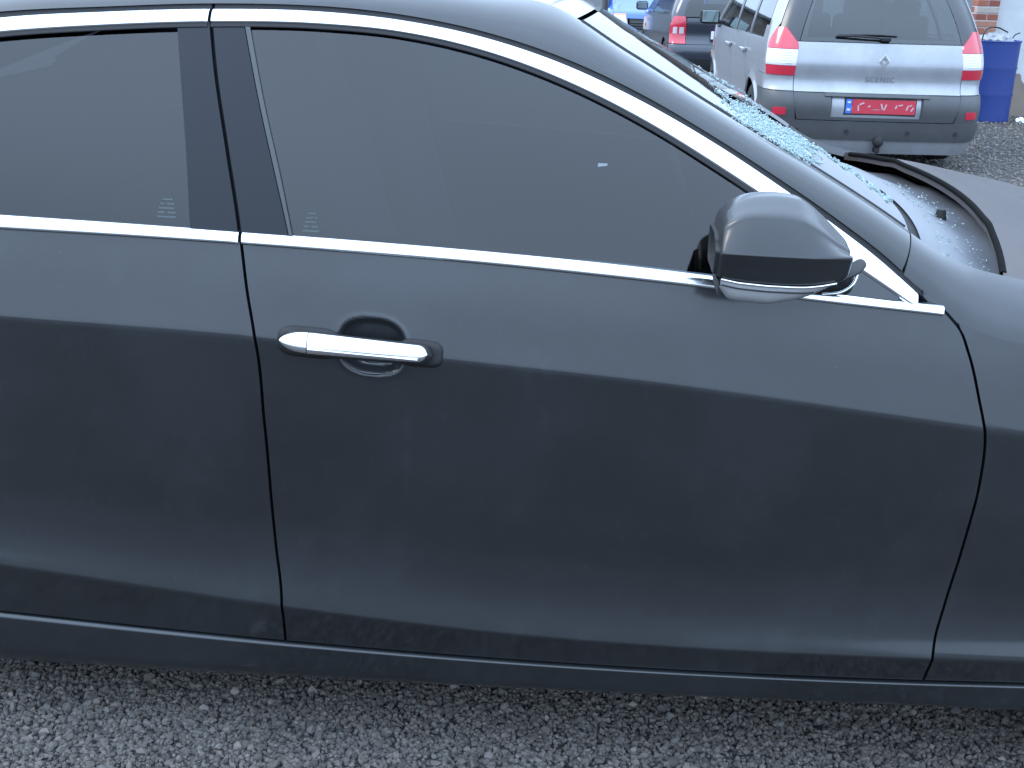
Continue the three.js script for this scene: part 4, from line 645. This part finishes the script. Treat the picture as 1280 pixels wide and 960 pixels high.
// ------------------------------------------------------------------ plastered wall with a bare brick pillar
{
  const o = thing('plastered_wall', 'white plastered wall with peeling lower part behind the blue barrel', 'wall', [0, 0, -11.6]);
  const peel = noiseTex(1024, (x, y) => {
    const n = fbm(x, y, 6, 51, 6), m = fbm(x, y, 20, 61, 4), h = y * 5.2; // metres up
    const bare = n + 0.25 * (m - 0.5) > 0.42 + 0.42 * clamp((h - 0.55) / 0.9) - 0.25 * clamp((0.5 - h) / 0.5);
    const g = 0.92 + 0.12 * (m - 0.5);
    return bare ? [0.62 * g + 0.12 * (n - 0.5), 0.56 * g + 0.12 * (n - 0.5), 0.50 * g] : [0.87 * g, 0.88 * g, 0.88 * g];
  });
  const peelB = noiseTex(512, (x, y) => { const m = fbm(x, y, 24, 61, 4), n = fbm(x, y, 7, 5, 4), v = 0.5 * m + 0.5 * n; return [v, v, v]; }, { srgb: false });
  const g = sheet(40, 20, (u, v) => { const x = lerp(4.505, 12, u), y = lerp(0, 5.2, v); return V3(x, y, 0.012 * Math.sin(x * 2.1 + y) * Math.sin(y * 2.7)); }, { uvf: (p) => [p.x / 5.2, p.y / 5.2] });
  mesh('plaster', g, std(rgb(0.9, 0.9, 0.9), 0.9, 0, { map: peel, bumpMap: peelB, bumpScale: 0.02 }), o);
  mesh('masonry', at(new THREE.BoxGeometry(7.5, 5.2, 0.3), 8.255, 2.6, -0.18), std(rgb(0.3, 0.27, 0.24), 0.9), o);
  const pil = thing('brick_pillar', 'bare red brick pillar at the end of white plastered wall', 'pillar', [4.36, 0, -11.62]);
  mesh('mortar', at(new THREE.BoxGeometry(0.235, 5.2, 0.235), 0, 2.6, -0.0), std(rgb(0.42, 0.40, 0.38), 0.95), pil);
  const bg = [0, 1, 2].map(() => rbox(0.118, 0.066, 0.12, 0.006)), bm = [[0.33, 0.10, 0.06], [0.38, 0.13, 0.08], [0.28, 0.085, 0.06], [0.42, 0.20, 0.14], [0.45, 0.38, 0.33]].map((c) => std(rgb(...c), 0.9, 0, { map: grime }));
  const long = rbox(0.245, 0.066, 0.12, 0.006);
  for (let k = 0; k < 67; k++) {
    const y = 0.04 + k * 0.077, odd = k % 2;
    for (const s of [-1, 1]) {
      if (odd) { const m = mesh('brick', long, bm[Math.floor(rnd() * 5)], pil); m.position.set(rr(-0.004, 0.004), y, s * 0.0645 + rr(-0.003, 0.003)); }
      else { const m = mesh('brick', long, bm[Math.floor(rnd() * 5)], pil); m.rotation.y = Math.PI / 2; m.position.set(s * 0.0645 + rr(-0.003, 0.003), y, rr(-0.004, 0.004)); }
    }
  }
}
// ------------------------------------------------------------------ far end of the yard
{
  const o = thing('garage_row', 'long dull brown garage building across the far end of the yard', 'building', [-4, 0, -36]);
  mesh('wall', at(new THREE.BoxGeometry(34, 3.4, 5), 0, 1.7, -2.5), std(rgb(0.16, 0.125, 0.11), 0.9, 0, { map: grime }), o);
  for (let k = 0; k < 9; k++) mesh('garage_door', at(rbox(2.6, 2.3, 0.08, 0.02), -15 + k * 3.7, 1.16, 0.03), std(rgb(0.2, 0.21, 0.22), 0.6), o);
  mesh('roof', at(rbox(34.6, 0.18, 5.6, 0.03), 0, 3.5, -2.4), std(rgb(0.12, 0.12, 0.125), 0.8), o);
  top('steel_post', [at(new THREE.CylinderGeometry(0.07, 0.07, 5, 16), -0.30, 2.5, -24.3), at(new THREE.CylinderGeometry(0.11, 0.11, 0.06, 16), -0.30, 0.03, -24.3)], std(rgb(0.12, 0.11, 0.11), 0.6, 0.4), 'dark steel post standing behind the blue van', 'post');
}
// ------------------------------------------------------------------ gravel and small finds
function stoneGeo(k, det = 1) {
  const g = mergeVertices(norm(new THREE.IcosahedronGeometry(1, det)).deleteAttribute('uv').deleteAttribute('normal')), p = g.attributes.position;
  for (let i = 0; i < p.count; i++) { const s = 0.72 + 0.5 * hash(i, k, 5); p.setXYZ(i, p.getX(i) * s, p.getY(i) * s * 0.75, p.getZ(i) * s); }
  const q = g.toNonIndexed(); q.computeVertexNormals(); return q;
}
{
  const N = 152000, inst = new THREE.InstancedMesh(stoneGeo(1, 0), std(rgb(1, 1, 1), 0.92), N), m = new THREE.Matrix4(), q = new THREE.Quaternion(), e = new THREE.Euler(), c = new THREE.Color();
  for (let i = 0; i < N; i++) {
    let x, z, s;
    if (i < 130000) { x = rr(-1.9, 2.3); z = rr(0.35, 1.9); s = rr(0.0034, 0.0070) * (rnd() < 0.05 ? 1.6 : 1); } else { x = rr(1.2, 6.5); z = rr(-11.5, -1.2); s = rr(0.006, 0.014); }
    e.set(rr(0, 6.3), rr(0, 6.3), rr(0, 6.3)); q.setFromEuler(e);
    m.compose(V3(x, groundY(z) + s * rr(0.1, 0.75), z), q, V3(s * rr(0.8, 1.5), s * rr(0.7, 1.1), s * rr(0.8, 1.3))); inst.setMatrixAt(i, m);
    const v = (0.065 + 0.075 * rnd() + (rnd() < 0.04 ? 0.045 : 0)) * (i < 130000 ? 1 : 1.5), t = rr(-0.004, 0.008); inst.setColorAt(i, c.setRGB(v * 1.10 + t, v * 0.99, v * 0.88 - t * 0.5));  // far stones coloured lighter; shade beside the sedan is put into the near colour
  }
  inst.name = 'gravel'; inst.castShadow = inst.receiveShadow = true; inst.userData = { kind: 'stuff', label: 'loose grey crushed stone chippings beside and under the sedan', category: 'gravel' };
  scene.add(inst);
  const big = (x, z, s, col, label, k, sc) => { const b = top('stone', stoneGeo(k, 1), std(rgb(...col), 0.9), label, 'stone'); b.position.set(x, groundY(z) + s * 0.3, z); b.scale.set(s * sc[0], s * sc[1], s * sc[2]); b.rotation.y = k; };
  big(0.77, 0.84, 0.034, [0.15, 0.145, 0.145], 'flat grey stone larger than the gravel below the front door edge', 7, [1.3, 0.6, 0.9]);
  big(-0.577, 1.01, 0.02, [0.2, 0.195, 0.195], 'pale stone lying in the gravel below the rear door', 9, [1, 0.8, 0.9]);
  const pg = new THREE.IcosahedronGeometry(0.06, 3), pp = pg.attributes.position; for (let i = 0; i < pp.count; i++) { const h = 0.7 + 0.45 * Math.sin(pp.getX(i) * 90) * Math.sin(pp.getY(i) * 70 + pp.getZ(i) * 80); pp.setXYZ(i, pp.getX(i) * h, pp.getY(i) * h * 0.7, pp.getZ(i) * h); } pg.computeVertexNormals();
  top('paper_scrap', pg, std(rgb(0.75, 0.77, 0.8), 0.8), 'crumpled white paper scrap on gravel near the blue barrel', 'litter').position.set(4.66, 0.045, -10.65);
}
renderer.render(scene, camera);
